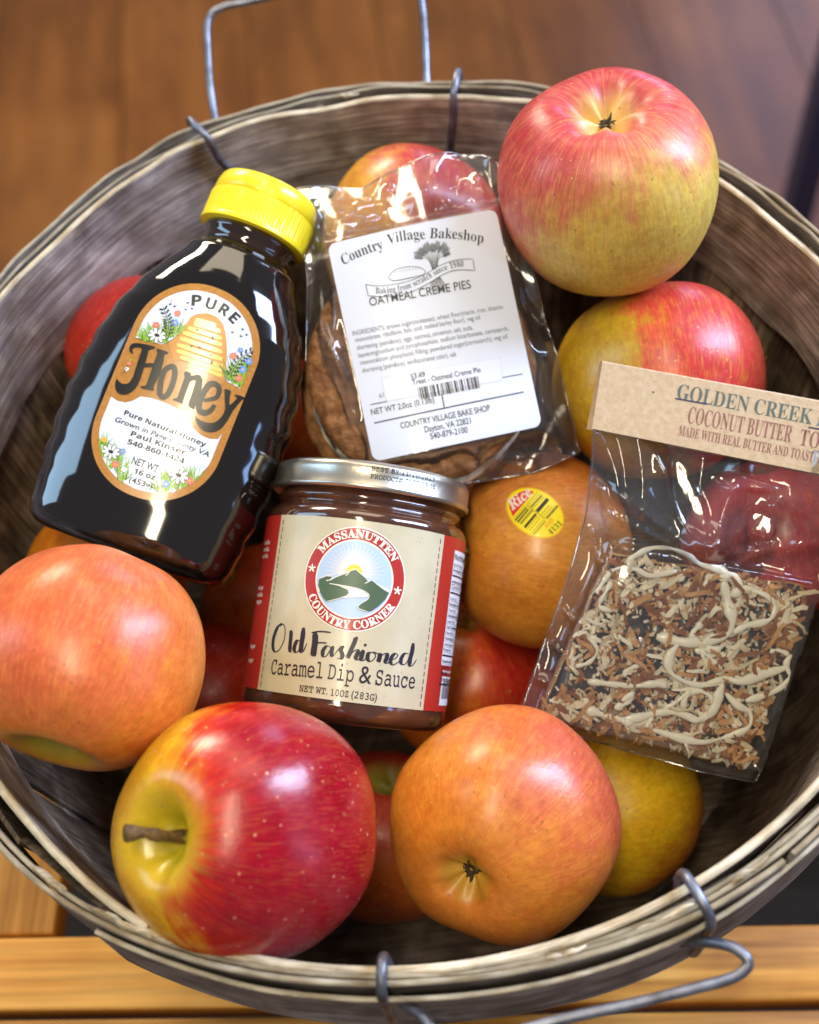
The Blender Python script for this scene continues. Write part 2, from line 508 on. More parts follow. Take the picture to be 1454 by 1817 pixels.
def hoop(rf, th, z0, z1, a0, a1, name, seed, zw=0.0006, rw=0.0005, label=None, lean=0.0):
    n = int((a1 - a0) / 1.5); V = []; Fc = []; uv = []; mi = []
    hs = [0, 0.06, 0.5, 0.94, 1.0]
    for i in range(n + 1):
        a = R(a0 + (a1 - a0) * i / n)
        nn = noise.noise(Vector((math.cos(a) * 3 + seed, math.sin(a) * 3, seed * 1.7)))
        n2 = noise.noise(Vector((math.cos(a) * 9 + seed, math.sin(a) * 9, seed * 2.7)))
        top = z1 + zw * (nn * 1.6 + n2); bot = z0 + zw * 2.2 * n2
        r0 = rf(a) + rw * (nn * 2 + n2)
        ring = []
        for h in hs: ring.append((r0 + lean * (1 - h), bot + (top - bot) * h, h))
        # closed section: outer side up, inner side down
        sec = [(r0 + lean * (1 - h), bot + (top - bot) * h) for h in (0, 0.5, 1.0)]
        e = th * 0.25
        pts = [(sec[0][0], sec[0][1]), (sec[1][0], sec[1][1]), (sec[2][0], sec[2][1] - e), (sec[2][0] - e, sec[2][1]),
               (sec[2][0] - th + e, sec[2][1]), (sec[2][0] - th, sec[2][1] - e), (sec[1][0] - th, sec[1][1]), (sec[0][0] - th, sec[0][1])]
        for k, (r, z) in enumerate(pts):
            V.append((r * math.cos(a), r * math.sin(a), z)); uv.append((a * 0.18, z + (r - r0) * 0.8 + seed))
    m = 8
    for i in range(n):
        for k in range(m):
            Fc.append((i * m + k, (i + 1) * m + k, (i + 1) * m + (k + 1) % m, i * m + (k + 1) % m))
            mi.append(1 if k in (2, 3, 4) else 0)
    Fc.append(tuple(range(m))); mi.append(1); Fc.append(tuple(range(n * m, n * m + m))[::-1]); mi.append(1)
    o = obj(name, V, Fc, [M_hoop, M_edge], basket, SH, uvs=uv, mi=mi, label=label)
    fix_normals(o); return auto_smooth(o, 35)

hoop(lambda a: r_inn(a) + 0.0012, 0.0026, -0.045, 0.0, -118, 239.5, 'inner_hoop', 1.3, zw=0.0012, rw=0.0004, lean=-0.003)
gap = lambda a: max(0.0, r_out(a) - r_inn(a) - 0.0012)
hoop(lambda a: r_out(a), 0.0017, -0.036, 0.0005, -60, 299, 'outer_hoop', 4.1, zw=0.0011, rw=0.0004)
hoop(lambda a: r_out(a) - 0.0021, 0.0016, -0.034, -0.0008, -150, 207, 'outer_hoop', 8.7, zw=0.0014, rw=0.0003)
hoop(lambda a: r_out(a) - 0.0042 , 0.0015, -0.030, -0.003, -120, -20, 'outer_hoop', 12.9, zw=0.0022, rw=0.0004)
hoop(lambda a: r_out(a) + 0.0022 + 0.0012 * math.sin(a * 3), 0.0015, -0.040, -0.0035, -125, -48, 'outer_hoop', 17.3, zw=0.0018, rw=0.0006)
def wall_r(a, z):
    t = min(0.0, z)
    r = 0.5 * (r_out(a) - 0.006 + r_inn(a) + 0.003) + t * 0.115
    if z < -0.12: r -= (z + 0.12) ** 2 * 2.2
    return r
NS = 25
for i in range(NS):
    a0 = 2 * math.pi * i / NS; wd = 2 * math.pi / NS
    V = []; Fc = []; uv = []
    nu, nv = 6, 16
    for side in (0, 1):
        for j in range(nv + 1):
            z = -0.200 + (0.197 + random.uniform(-.0008, .0008)) * j / nv
            if j == nv: z = -0.0035 - random.random() * 0.003
            for k in range(nu + 1):
                f = k / nu - 0.5
                a = a0 + f * wd * (1.000 + 0.010 * math.sin(i * 2.3) + 0.012 * noise.noise(Vector((i * 1.7, z * 25, k))))
                a += 0.006 * noise.noise(Vector((i * 3.1, z * 14, 0)))
                r = wall_r((a + math.pi) % (2 * math.pi) - math.pi, z) + (0.0016 if side else 0) - 0.0012 * (1 - 4 * f * f) + 0.0016 * (i % 2)
                V.append((r * math.cos(a), r * math.sin(a), z)); uv.append((z, f * 0.045 + i * 0.37))
    st = (nu + 1) * (nv + 1)
    for j in range(nv):
        for k in range(nu):
            q0 = j * (nu + 1) + k
            Fc.append((q0 + 1, q0, q0 + nu + 1, q0 + nu + 2)); Fc.append((st + q0, st + q0 + 1, st + q0 + nu + 2, st + q0 + nu + 1))
    rim_idx = [k for k in range(nu + 1)]
    for k in range(nu):
        t0 = nv * (nu + 1) + k; Fc.append((t0, st + t0, st + t0 + 1, t0 + 1)); Fc.append((k + 1, st + k + 1, st + k, k))
    for j in range(nv):
        l = j * (nu + 1); Fc.append((l, st + l, st + l + nu + 1, l + nu + 1)); l += nu; Fc.append((l + nu + 1, st + l + nu + 1, st + l, l))
    auto_smooth(fix_normals(obj('stave', V, Fc, M_stave, basket, SH, uvs=uv)), 50)
V, Fc = [], []
for k in range(48):
    a = 2 * math.pi * k / 48; V.append((0.155 * math.cos(a), 0.155 * math.sin(a), -0.201)); 
for k in range(48):
    a = 2 * math.pi * k / 48; V.append((0.155 * math.cos(a), 0.155 * math.sin(a), -0.206))
Fc = [tuple(range(48)), tuple(range(48, 96))[::-1]] + [(k, k + 48, (k + 1) % 48 + 48, (k + 1) % 48) for k in range(48)]
obj('bottom', V, Fc, M_stave, basket, SH, smooth=False, uvs=[(v[0], v[1]) for v in V])
# middle band outside the staves
hoop(lambda a: wall_r(a, -0.11) + 0.0055, 0.002, -0.125, -0.095, -170, 187, 'middle_hoop', 23.0, lean=-0.003)

def wire(pts, rad, name='wire_staple', n=8, label=None):
    P = catmull(pts, n); V, Fc = tube(P, rad, 10)
    return obj(name, V, Fc, M_wire, basket, SH, label=label)

def staple(px, py, skew=0.0, deep=0.036):
    g = on_z(px, py, 0); a = math.atan2(g.y, g.x)
    rad = lambda t, r: Vector((math.cos(a + t) * r, math.sin(a + t) * r, 0))
    ro, ri = r_out(a) + 0.003, r_inn(a) - 0.0035
    k = skew
    return wire([rad(k * 1.0, ri - 0.001) + Vector((0, 0, -deep)), rad(k * 0.8, ri - 0.0012) + Vector((0, 0, -deep * .6)), rad(k * 0.4, ri - 0.001) + Vector((0, 0, -0.010)), rad(k * 0.2, ri + 0.0002) + Vector((0, 0, 0.0018)),
          rad(0, (ro + ri) / 2) + Vector((0, 0, 0.0052)), rad(0, ro - 0.0005) + Vector((0, 0, 0.0018)), rad(0, ro) + Vector((0, 0, -0.012)), rad(-k * 0.2, ro) + Vector((0, 0, -0.034)), rad(-k * .3, ro - 0.003) + Vector((0, 0, -0.038))], 0.0016)
staple(345, 230, -0.065, .033)
staple(812, 152, 0.02, .033)
staple(1245, 1612, 0.02)
staple(680, 1735, 0.0)
rn = random.Random(4)
for px_, py_, l_ in ((215, 1668, .016), (262, 1690, .020), (180, 1640, .012), (620, 190, .010), (1010, 1706, .012), (1330, 1560, .018), (90, 1560, .014), (1180, 1640, .02)):
    g_ = on_z(px_, py_, -.002); a = math.atan2(g_.y, g_.x); rm = r_out(a) - .0036; P = []
    for k in range(6):
        t = k / 5 - .5; aa = a + t * l_ / rm; P.append(Vector((math.cos(aa) * (rm + rn.uniform(-.0006, .0006)), math.sin(aa) * (rm + rn.uniform(-.0006, .0006)), -.0015 + rn.uniform(-.001, .0012))))
    V, Fc = tube(catmull(P, 4), lambda t: .0011 * (1 - .8 * abs(2 * t - 1) ** 2), 5)
    obj('splinter', V, Fc, [M_edge], basket, SH, smooth=False, uvs=[(v.x, v.y) for v in V])
# handles
def hp(L): return [at(x, y, d) for x, y, d in L]
wire(hp([(392, 262, .560), (381, 205, .560), (373, 150, .560), (369, 90, .560), (368, 48, .560), (376, 24, .560), (398, 12, .560), (440, 3, .560), (540, -18, .562), (640, -34, .563), (715, -36, .564),
         (742, -20, .564), (750, 15, .564), (755, 80, .563), (757, 140, .562), (760, 190, .562)]), 0.0017, 'handle')
wire(hp([(1175, 1660, .372), (1205, 1672, .362), (1250, 1671, .355), (1292, 1678, .350), (1322, 1696, .347), (1326, 1716, .346), (1300, 1735, .345), (1240, 1752, .344), (1120, 1782, .343), (1000, 1808, .342), (900, 1836, .341),
         (800, 1866, .341), (765, 1872, .342), (752, 1858, .343), (764, 1825, .346), (745, 1800, .350), (718, 1782, .354), (700, 1768, .360)]), 0.0016, 'handle')

# ------------------------------------------------------------------ apples
def apple_mat(name, ground, ground2, blush, deep, bdir, th, soft, streak=0.5, cav=(190, 170, 50), cav_w=0.42, rough=0.3, dots=(225, 190, 110), dotamt=0.55, lat=0.0, pale=0.42, eye=None):
    m, N, L, P = new_mat(name)
    P.inputs['Roughness'].default_value = rough
    P.inputs['Specular IOR Level'].default_value = 0.5
    P.inputs['Coat Weight'].default_value = 0.05; P.inputs['Coat Roughness'].default_value = 0.14
    P.inputs['Subsurface Weight'].default_value = 0.12; P.inputs['Subsurface Radius'].default_value = (0.004, 0.0016, 0.0006)
    P.inputs['Subsurface Scale'].default_value = 1.0
    tc = N.new('ShaderNodeTexCoord')

    def math_(op, a, b=None, c=None):
        n = N.new('ShaderNodeMath'); n.operation = op
        for i, x in enumerate((a, b, c)):
            if x is None: continue
            if hasattr(x, 'links'): L.new(x, n.inputs[i])
            else: n.inputs[i].default_value = x
        return n.outputs[0]

    def rng(x, a, b, c=0.0, d=1.0):
        n = N.new('ShaderNodeMapRange'); n.interpolation_type = 'SMOOTHSTEP'
        L.new(x, n.inputs[0]); n.inputs[1].default_value = a; n.inputs[2].default_value = b; n.inputs[3].default_value = c; n.inputs[4].default_value = d
        return n.outputs[0]

    def mix(f, a, b, mode='MIX'):
        n = N.new('ShaderNodeMix'); n.data_type = 'RGBA'; n.blend_type = mode
        for i, x in ((0, f), (6, a), (7, b)):
            if hasattr(x, 'links'): L.new(x, n.inputs[i])
            else: n.inputs[i].default_value = x
        return n.outputs[2]

    def noi(vec, sc, det=4, dist=0.0, rg=0.55):
        n = N.new('ShaderNodeTexNoise'); n.inputs['Scale'].default_value = sc; n.inputs['Detail'].default_value = det
        n.inputs['Distortion'].default_value = dist; n.inputs['Roughness'].default_value = rg
        L.new(vec, n.inputs['Vector']); return n.outputs[0]
    nv = N.new('ShaderNodeVectorMath'); nv.operation = 'NORMALIZE'; L.new(tc.outputs['Object'], nv.inputs[0])
    dt = N.new('ShaderNodeVectorMath'); dt.operation = 'DOT_PRODUCT'; L.new(nv.outputs[0], dt.inputs[0]); dt.inputs[1].default_value = bdir
    sp = N.new('ShaderNodeSeparateXYZ'); L.new(nv.outputs[0], sp.inputs[0])
    so = N.new('ShaderNodeSeparateXYZ'); L.new(tc.outputs['Object'], so.inputs[0])
    rho = math_('SQRT', math_('ADD', math_('POWER', sp.outputs[0], 2.0), math_('ADD', math_('POWER', sp.outputs[1], 2.0), 0.003)))
    cx = N.new('ShaderNodeCombineXYZ')
    L.new(math_('DIVIDE', sp.outputs[0], rho), cx.inputs[0]); L.new(math_('DIVIDE', sp.outputs[1], rho), cx.inputs[1])
    L.new(math_('MULTIPLY', sp.outputs[2], 0.16), cx.inputs[2])
    seedv = N.new('ShaderNodeVectorMath'); seedv.operation = 'ADD'; L.new(cx.outputs[0], seedv.inputs[0]); seedv.inputs[1].default_value = (0, 0, random.random() * 40)
    st1 = noi(seedv.outputs[0], 7, 6, 0.2, 0.7); st2 = noi(seedv.outputs[0], 24, 4, 0.3, 0.7)
    big = noi(nv.outputs[0], 1.7, 3); mid_ = noi(nv.outputs[0], 6, 5, 0.4)
    f = math_('ADD', dt.outputs['Value'], math_('MULTIPLY', math_('SUBTRACT', st1, 0.5), streak * 1.5))
    f = math_('ADD', f, math_('MULTIPLY', math_('SUBTRACT', st2, 0.5), streak * 0.9))
    f = math_('ADD', f, math_('MULTIPLY', math_('SUBTRACT', big, 0.5), 0.9))
    f = math_('ADD', f, math_('MULTIPLY', math_('SUBTRACT', mid_, 0.5), 0.35))
    if lat: f = math_('ADD', f, math_('MULTIPLY', sp.outputs[2], lat))
    k = rng(f, th - soft, th + soft); kd = rng(f, th + soft * 0.4, th + soft * 2.3)
    g = mix(rng(math_('MULTIPLY_ADD', st2, .5, math_('MULTIPLY', mid_, .5)), 0.36, 0.64), cl(*ground), cl(*ground2))
    c = mix(k, g, cl(*blush)); c = mix(kd, c, cl(*deep))
    fine = noi(seedv.outputs[0], 46, 5, 0.3, .7)
    c = mix(math_('MULTIPLY', rng(fine, 0.46, 0.70), math_('MULTIPLY', k, pale)), c, cl(*ground))
    # fine warm streaks from stem to eye, then mottling of the skin
    c = mix(0.55, c, mix(rng(math_('ADD', math_('MULTIPLY', fine, .6), math_('MULTIPLY', st2, .4)), 0.38, 0.58), (0.82, 0.56, 0.46, 1), (1.05, 1.07, 1.05, 1)), 'MULTIPLY')
    c = mix(0.40, c, mix(rng(noi(tc.outputs['Object'], 110, 5, .5, .65), 0.38, 0.62), (0.80, 0.64, 0.55, 1), (1.06, 1.06, 1.04, 1)), 'MULTIPLY')
    gr = noi(tc.outputs['Object'], 420, 3)
    c = mix(0.34, c, mix(rng(gr, 0.35, 0.65), (0.72, 0.66, 0.6, 1), (1.1, 1.1, 1.1, 1)), 'MULTIPLY')
    # hollow round the stem
    hol = math_('MULTIPLY', rng(math_('SQRT', math_('ADD', math_('POWER', so.outputs[0], 2.0), math_('POWER', so.outputs[1], 2.0))), 0.004, 0.04 * cav_w, 1.0, 0.0), rng(sp.outputs[2], 0.1, 0.5))
    c = mix(math_('MULTIPLY', hol, rng(math_('ADD', st1, math_('MULTIPLY', hol, 0.5)), 0.45, 0.75)), c, cl(*cav))
    hol2 = rng(math_('SQRT', math_('ADD', math_('POWER', so.outputs[0], 2.0), math_('POWER', so.outputs[1], 2.0))), 0.003, 0.011, 0.75, 0.0)
    c = mix(math_('MULTIPLY', hol2, rng(mid_, 0.3, 0.6)), c, cl(cav[0] * 0.72, cav[1] * 0.78, cav[2] * 0.8))
    if eye:      # the blossom end's own colour
        he = math_('MULTIPLY', rng(math_('SQRT', math_('ADD', math_('POWER', so.outputs[0], 2.0), math_('POWER', so.outputs[1], 2.0))), 0.003, eye[3], 1.0, 0.0), rng(sp.outputs[2], -0.5, -0.1, 1.0, 0.0))
        c = mix(math_('MULTIPLY', he, rng(math_('ADD', st1, math_('MULTIPLY', he, 0.5)), 0.45, 0.75)), c, cl(*eye[:3]))
    # lenticels
    vo = N.new('ShaderNodeTexVoronoi'); vo.inputs['Scale'].default_value = 330
    wv = N.new('ShaderNodeVectorMath'); wv.operation = 'ADD'; L.new(tc.outputs['Object'], wv.inputs[0]); wv.inputs[1].default_value = (random.random(), 0, 0)
    L.new(wv.outputs[0], vo.inputs['Vector'])
    sepc = N.new('ShaderNodeSeparateXYZ'); L.new(vo.outputs['Color'], sepc.inputs[0])
    big_d = math_('MULTIPLY_ADD', sepc.outputs[0], 0.13, 0.05)
    dot_ = math_('MULTIPLY', math_('LESS_THAN', vo.outputs['Distance'], big_d), math_('GREATER_THAN', sepc.outputs[1], 0.22))
    c = mix(math_('MULTIPLY', math_('MULTIPLY', dot_, dotamt), rng(sepc.outputs[2], 0.0, 1.0, 0.25, 1.0)), c, cl(*dots))
    vo2 = N.new('ShaderNodeTexVoronoi'); vo2.inputs['Scale'].default_value = 240; L.new(tc.outputs['Object'], vo2.inputs['Vector'])
    s2 = N.new('ShaderNodeSeparateXYZ'); L.new(vo2.outputs['Color'], s2.inputs[0])
    d2 = math_('MULTIPLY', math_('LESS_THAN', vo2.outputs['Distance'], 0.10), math_('GREATER_THAN', s2.outputs[0], 0.45))
    c = mix(math_('MULTIPLY', d2, 0.55), c, cl(120, 84, 40))
    L.new(c, P.inputs['Base Color'])
    b = N.new('ShaderNodeBump'); b.inputs['Strength'].default_value = 0.22; b.inputs['Distance'].default_value = 0.0005
    L.new(noi(tc.outputs['Object'], 420, 5, 0, .65), b.inputs['Height']); L.new(b.outputs[0], P.inputs['Normal'])
    L.new(rng(noi(tc.outputs['Object'], 55, 4), 0.3, 0.7, rough - .02, rough + 0.12), P.inputs['Roughness'])
    return m


def apple(px, py, rp, rr, top, label, mat, seed, stem=True, calyx=True, squash=0.90, lobes=0.035, skewv=(0, 0), twist=0.0, dt=0.30, db=0.20, wt=0.30, wb=0.27, stem_dir=(0.15, 0.1), stem_len=0.017, taper=0.06, open_calyx=1.0):
    """top: direction of the stem end, in (right, up, toward viewer)"""
    d = rr * F_PX / rp; o = at(px, py, d)
    # true ray distance for a ball seen off axis is close enough to depth here
    z = (RIGHT * top[0] + UP * top[1] - FWD * top[2]).normalized()
    x = z.cross(Vector((0.3, 0.2, 1.0))).normalized(); y = z.cross(x)
    ct, s_ = math.cos(twist), math.sin(twist); x, y = x * ct + y * s_, y * ct - x * s_
    mw = Matrix(((x.x, y.x, z.x, o.x), (x.y, y.y, z.y, o.y), (x.z, y.z, z.z, o.z), (0, 0, 0, 1)))
    nt, na = 80, 96; V = []; Fc = []

    def surf(t, a):
        s, c = math.sin(t), math.cos(t)
        X = s ** 0.92 if s > 0 else 0
        bulge = 1 + taper * c - 0.02 * c * c
        X *= bulge
        lo = max(0.0, -c)
        X *= 1 + lobes * math.cos(5 * a + seed) * (lo ** 1.2 * 1.1 + 0.15) + 0.012 * math.cos(3 * a + seed * 2) + 0.014 * math.cos(2 * a + seed)
        Z = squash * (abs(c) ** 0.93) * (1 if c >= 0 else -1)
        if c > 0: Z -= dt * math.exp(-(X / wt) ** 2) * (1 + 0.15 * math.cos(a * 2 + seed))
        else: Z += db * math.exp(-(X / wb) ** 2) * (1 + 0.25 * math.cos(5 * a + seed) * min(1, X / 0.2))
        Z += X * (skewv[0] * math.cos(a) + skewv[1] * math.sin(a))
        n = noise.noise(Vector((X * math.cos(a) * 1.3 + seed, X * math.sin(a) * 1.3, Z * 1.3))) * 0.03
        return Vector((X * math.cos(a) * (1 + n), X * math.sin(a) * (1 + n), Z * (1 + n))) * rr
    for i in range(nt + 1):
        t = math.pi * i / nt
        for k in range(na):
            V.append(surf(max(1e-4, min(math.pi - 1e-4, t)), 2 * math.pi * k / na))
    for i in range(nt):
        for k in range(na):
            Fc.append((i * na + k, (i + 1) * na + k, (i + 1) * na + (k + 1) % na, i * na + (k + 1) % na))
    ob = obj('apple', V, Fc, mat, None, mw)
    tag(ob, label, 'apple', 'apples in the basket')
    if stem:
        base = surf(1e-4, 0)
        sd = Vector((stem_dir[0], stem_dir[1], 1)).normalized()
        P = [base - Vector((0, 0, 0.002)), base + sd * stem_len * 0.35 + Vector((0, 0, 0.001)), base + sd * stem_len * 0.7 + Vector((stem_dir[1], -stem_dir[0], 0)) * 0.002, base + sd * stem_len]
        v, f = tube(catmull(P, 8), lambda t: 0.0016 + 0.0003 * (1 - t) + 0.0013 * max(0, t - 0.78) / 0.22 + 0.00025 * math.sin(t * 17), 10)
        obj('stem', v, f, M_stem, ob)
    if calyx:
        base = surf(math.pi - 1e-4, 0); rnd = random.Random(seed * 31)
        v = []; f = []
        for k in range(9):
            a = 2 * math.pi * k / 9 + rnd.uniform(-.2, .2); ln = rnd.uniform(0.0035, 0.0065) * open_calyx; wd = 0.0011
            dr = Vector((math.cos(a), math.sin(a), 0)); sd = Vector((-dr.y, dr.x, 0)); n0 = len(v)
            lift = rnd.uniform(0.5, 1.1)
            for j in range(5):
                t = j / 4; r = 0.0006 + ln * 0.75 * t
                c = base + dr * r + Vector((0, 0, -(ln * lift * t - 0.0025 * t * t) - 0.0006)) + sd * (0.0012 * t * t * rnd.uniform(-1, 1))
                wj = wd * (1 - t * 0.85)
                v += [c - sd * wj, c + sd * wj, c + Vector((0, 0, -0.00035))]
                if j:
                    p0 = n0 + (j - 1) * 3; p1 = n0 + j * 3
                    f += [(p0, p0 + 2, p1 + 2, p1), (p0 + 2, p0 + 1, p1 + 1, p1 + 2), (p0 + 1, p0, p1, p1 + 1)]
        obj('calyx', v, f, M_calyx, ob)
    return ob


def bd(ob_top, v):     # direction given as (right, up, toward) turned into the apple's own axes
    return v


def make_apple(px, py, rp, rr, top, label, seed, cols, bdir, th, soft, mkw=None, **kw):
    z = (RIGHT * top[0] + UP * top[1] - FWD * top[2]).normalized()
    x = z.cross(Vector((0.3, 0.2, 1.0))).normalized(); y = z.cross(x)
    tw = kw.get('twist', 0); ct, s_ = math.cos(tw), math.sin(tw); x, y = x * ct + y * s_, y * ct - x * s_
    wd = (RIGHT * bdir[0] + UP * bdir[1] - FWD * bdir[2]).normalized()
    m = apple_mat('apple_skin', *cols, (wd.dot(x), wd.dot(y), wd.dot(z)), th, soft, **(mkw or {}))
    return apple(px, py, rp, rr, top, label, m, seed, **kw)


YEL, ORG = (226, 178, 48), (222, 140, 52)
A1 = make_apple(1079, 333, 190, .0395, (.15, -.60, -.78), 'red and yellow apple resting highest on the upper right rim, dark blossom end up', 1.0,
    ((220, 190, 84), (208, 184, 92), (216, 98, 92), (192, 58, 72)), (-.46, .84, -.10), -.24, .42, dict(streak=.8, cav=(222, 190, 110), lat=-.1, rough=.34, eye=(224, 186, 108, .017)), stem=False, squash=1.03, db=.36, wb=.34, taper=-.06, lobes=.02, open_calyx=.8)
A2 = make_apple(1168, 682, 184, .0409, (-.1, .93, -.35), 'apple split yellow and coral red, just under the highest apple and above the kraft card', 2.0,
    ((208, 172, 34), (200, 160, 40), (226, 92, 66), (205, 62, 62)), (.80, .28, .35), .10, .16, dict(streak=.35), stem=False, calyx=False, squash=.92)
A3 = make_apple(733, 423, 160, .0386, (-.3, .2, -.9), 'yellow and red apple seen through the top of the cookie bag', 3.0,
    ((222, 170, 50), (214, 140, 60), (190, 70, 66), (165, 40, 52)), (.75, .35, .15), .10, .25, dict(streak=.4), calyx=False, stem=False, squash=.96)
A4 = make_apple(955, 978, 172, .0390, (.97, .02, -.25), 'golden orange apple wearing an oval yellow sticker', 4.0,
    ((224, 160, 60), (214, 142, 54), (210, 122, 58), (200, 104, 54)), (.0, .9, .1), .62, .4, dict(streak=.35, dotamt=.4), stem=False, calyx=False, squash=.93)
A5 = make_apple(1372, 952, 158, .0350, (.25, -.95, -.2), 'deep pink red apple seen through the clear bag below the kraft card', 5.0,
    ((226, 130, 110), (218, 110, 100), (212, 84, 90), (200, 60, 76)), (.2, .3, .8), -.5, .4, dict(streak=.4), stem=False, calyx=False)
A6 = make_apple(838, 1205, 152, .0375, (.1, -.9, -.4), 'apple turning from orange to red, wedged low between caramel jar and toffee bag', 6.0,
    ((232, 140, 36), (226, 120, 40), (206, 60, 40), (186, 34, 36)), (.85, -.05, .3), .18, .25, dict(streak=.4), stem=False, calyx=False)
A7 = make_apple(158, 1165, 204, .0363, (-.22, -.86, .46), 'large peach orange apple at the left edge, just below the honey bottle', 7.0,
    ((228, 148, 58), (220, 128, 50), (220, 110, 62), (206, 88, 54)), (.0, .55, .7), .40, .5, dict(streak=.75, cav=(150, 140, 40), cav_w=.55, dotamt=.25), calyx=False, stem=False, squash=.97, dt=.34, wt=.26)
A8 = make_apple(446, 1474, 221, .0378, (-.57, .14, .80), 'big glossy crimson apple with a brown stem in a yellow hollow, front left', 8.0,
    ((224, 176, 34), (218, 150, 36), (200, 30, 18), (158, 2, 34)), (.86, .02, .30), -.16, .26, dict(streak=.5, cav=(206, 178, 34), cav_w=.62, rough=.20, dotamt=.8, dots=(240, 180, 130), pale=.10), calyx=False, squash=1.08, stem_dir=(.25, .12), stem_len=.0185, dt=.34, wt=.25)
A9 = make_apple(890, 1465, 206, .0392, (.41, .29, -.86), 'large orange apple with its dark blossom end facing out, front centre right', 9.0,
    ((226, 150, 54), (218, 132, 48), (208, 100, 68), (190, 76, 62)), (.62, .60, .25), .58, .40, dict(streak=.3, dotamt=.35, eye=(206, 160, 56, .011)), stem=False, squash=.93, db=.25, wb=.19, open_calyx=.75)
A10 = make_apple(1082, 1425, 160, .0372, (.6, .2, -.75), 'bright yellow apple low on the right under the coconut slab', 10.0,
    ((246, 208, 40), (242, 194, 40), (224, 140, 44), (200, 100, 42)), (.7, -.55, .0), .66, .3, dict(streak=.5, dotamt=.3), stem=False, calyx=False, squash=.94)
A11 = make_apple(682, 1485, 158, .0378, (.1, .8, .3), 'dull orange apple down between the crimson apple and the front orange one', 11.0,
    ((214, 112, 38), (206, 98, 36), (196, 70, 36), (176, 44, 32)), (.0, .8, .1), .1, .4, stem=False, calyx=False)
A12 = make_apple(372, 1255, 150, .0362, (.3, .3, -.8), 'dark red orange apple deep behind the crimson apple, left of the caramel jar', 12.0,
    ((224, 110, 30), (210, 90, 30), (200, 60, 30), (170, 30, 30)), (.1, .8, .2), .05, .4, stem=False, calyx=False)
A13 = make_apple(268, 645, 153, .0372, (.5, .5, -.3), 'red apple half hidden behind the left side of the honey bottle', 13.0,
    ((224, 100, 50), (214, 80, 44), (214, 62, 44), (196, 44, 40)), (.1, .8, .2), -.3, .4, stem=False, calyx=False)
A14 = make_apple(188, 1035, 146, .0338, (.5, .5, -.3), 'amber orange apple peeking out under the lower left corner of the honey bottle', 14.0,
    ((226, 146, 36), (220, 132, 36), (214, 110, 40), (190, 80, 36)), (.1, .8, .2), .9, .4, stem=False, calyx=False)
A15 = make_apple(560, 765, 130, .0352, (.5, .5, -.3), 'brownish orange apple deep between the honey bottle and the cookie bag', 15.0,
    ((206, 112, 46), (196, 96, 40), (190, 72, 40), (170, 54, 36)), (.1, .8, .2), .3, .4, stem=False, calyx=False)
A16 = make_apple(478, 1085, 130, .0347, (.5, -.5, -.3), 'shadowed orange apple deep behind the left side of the caramel jar', 16.0,
    ((214, 118, 40), (206, 100, 36), (190, 72, 36), (170, 50, 32)), (.1, .8, .2), .5, .4, stem=False, calyx=False)

# sticker on A4
fs = Frame(951, 910, 0.473, rot=0)
def bvh_of(o):
    me = o.data; mw = o.matrix_world
    return BVHTree.FromPolygons([mw @ v.co for v in me.vertices], [tuple(p.vertices) for p in me.polygons])
bpy.context.view_layer.update()
bv = bvh_of(A4); ainv = A4.matrix_world.inverted()
M_sy = plain('sticker_yellow', cl(250, 226, 20), 0.35, coat=.3); M_sr = plain('sticker_red', cl(222, 50, 30), 0.35, coat=.3)
M_sk = plain('sticker_black', cl(26, 24, 16), 0.4); M_sw = plain('sticker_white', cl(245, 220, 205), 0.4); M_so = plain('sticker_olive', cl(168, 150, 20), 0.4)
M_sg = plain('sticker_gold_rim', cl(240, 190, 20), 0.35); M_sor = plain('sticker_orange', cl(235, 140, 20), 0.4)
tr = fs.crop(880, 840, 10.386)
pr = Print()
cxy = tr(745, 725)
ang = math.atan2(tr(1240, 1060)[1] - tr(240, 420)[1], tr(1240, 1060)[0] - tr(240, 420)[0])
k_ = 1 / 10.386 / F_PX * fs.d
pr.circle(cxy, 562 * k_, 5, 0, 64, 430 * k_, ang); pr.circle(cxy, 533 * k_, 0, 1, 64, 404 * k_, ang)
E_ = [(330, 800), (310, 720), (285, 650), (275, 590), (300, 510), (350, 440), (420, 380), (500, 335), (600, 308), (680, 315), (745, 335)]
pr.poly([tr(*p) for p in E_], 1, 2)
pr.line_text('Rice', 'bi', tr(330, 690), tr(720, 380), 200 * k_, 3, 3, offset=.014)
for a, b, wd, m in (((590, 580), (805, 340), 14, 4), ((620, 600), (850, 370), 12, 4), ((665, 625), (885, 400), 24, 2), ((700, 645), (925, 430), 14, 4), ((775, 705), (990, 470), 66, 2), ((850, 760), (1010, 590), 14, 4), ((890, 790), (1060, 610), 12, 4), ((945, 835), (1165, 600), 26, 2), ((925, 815), (1130, 590), 12, 4),
                    ((355, 845), (560, 600), 14, 4), ((375, 875), (590, 630), 26, 2), ((415, 905), (625, 660), 28, 2), ((470, 930), (690, 680), 46, 4), ((540, 1000), (755, 750), 44, 2), ((580, 1030), (790, 790), 12, 4), ((620, 1060), (830, 820), 12, 4), ((670, 1100), (890, 850), 12, 4), ((700, 1130), (920, 880), 26, 4)):
    pr.stroke([tr(*a), tr(*b)], wd * k_, m, 3, smooth=False)
pr.stroke([tr(590, 590), tr(740, 700), tr(800, 750), tr(920, 840)], 16 * k_, 4, 4)
pr.line_text('FUJI', 'bold', tr(960, 1010), tr(1075, 860), 70 * k_, 6, 3)
pr.line_text('4131', 'serif', tr(1015, 1140), tr(1235, 940), 105 * k_, 2, 3, offset=-.008)
def stick(u, v, h):
    p = fs.m @ Vector((u, v, 0)); d = FWD
    loc, nr, i, ds = bv.ray_cast(p - d * 0.1, d)
    return ainv @ (loc + nr * (h + 6e-5))
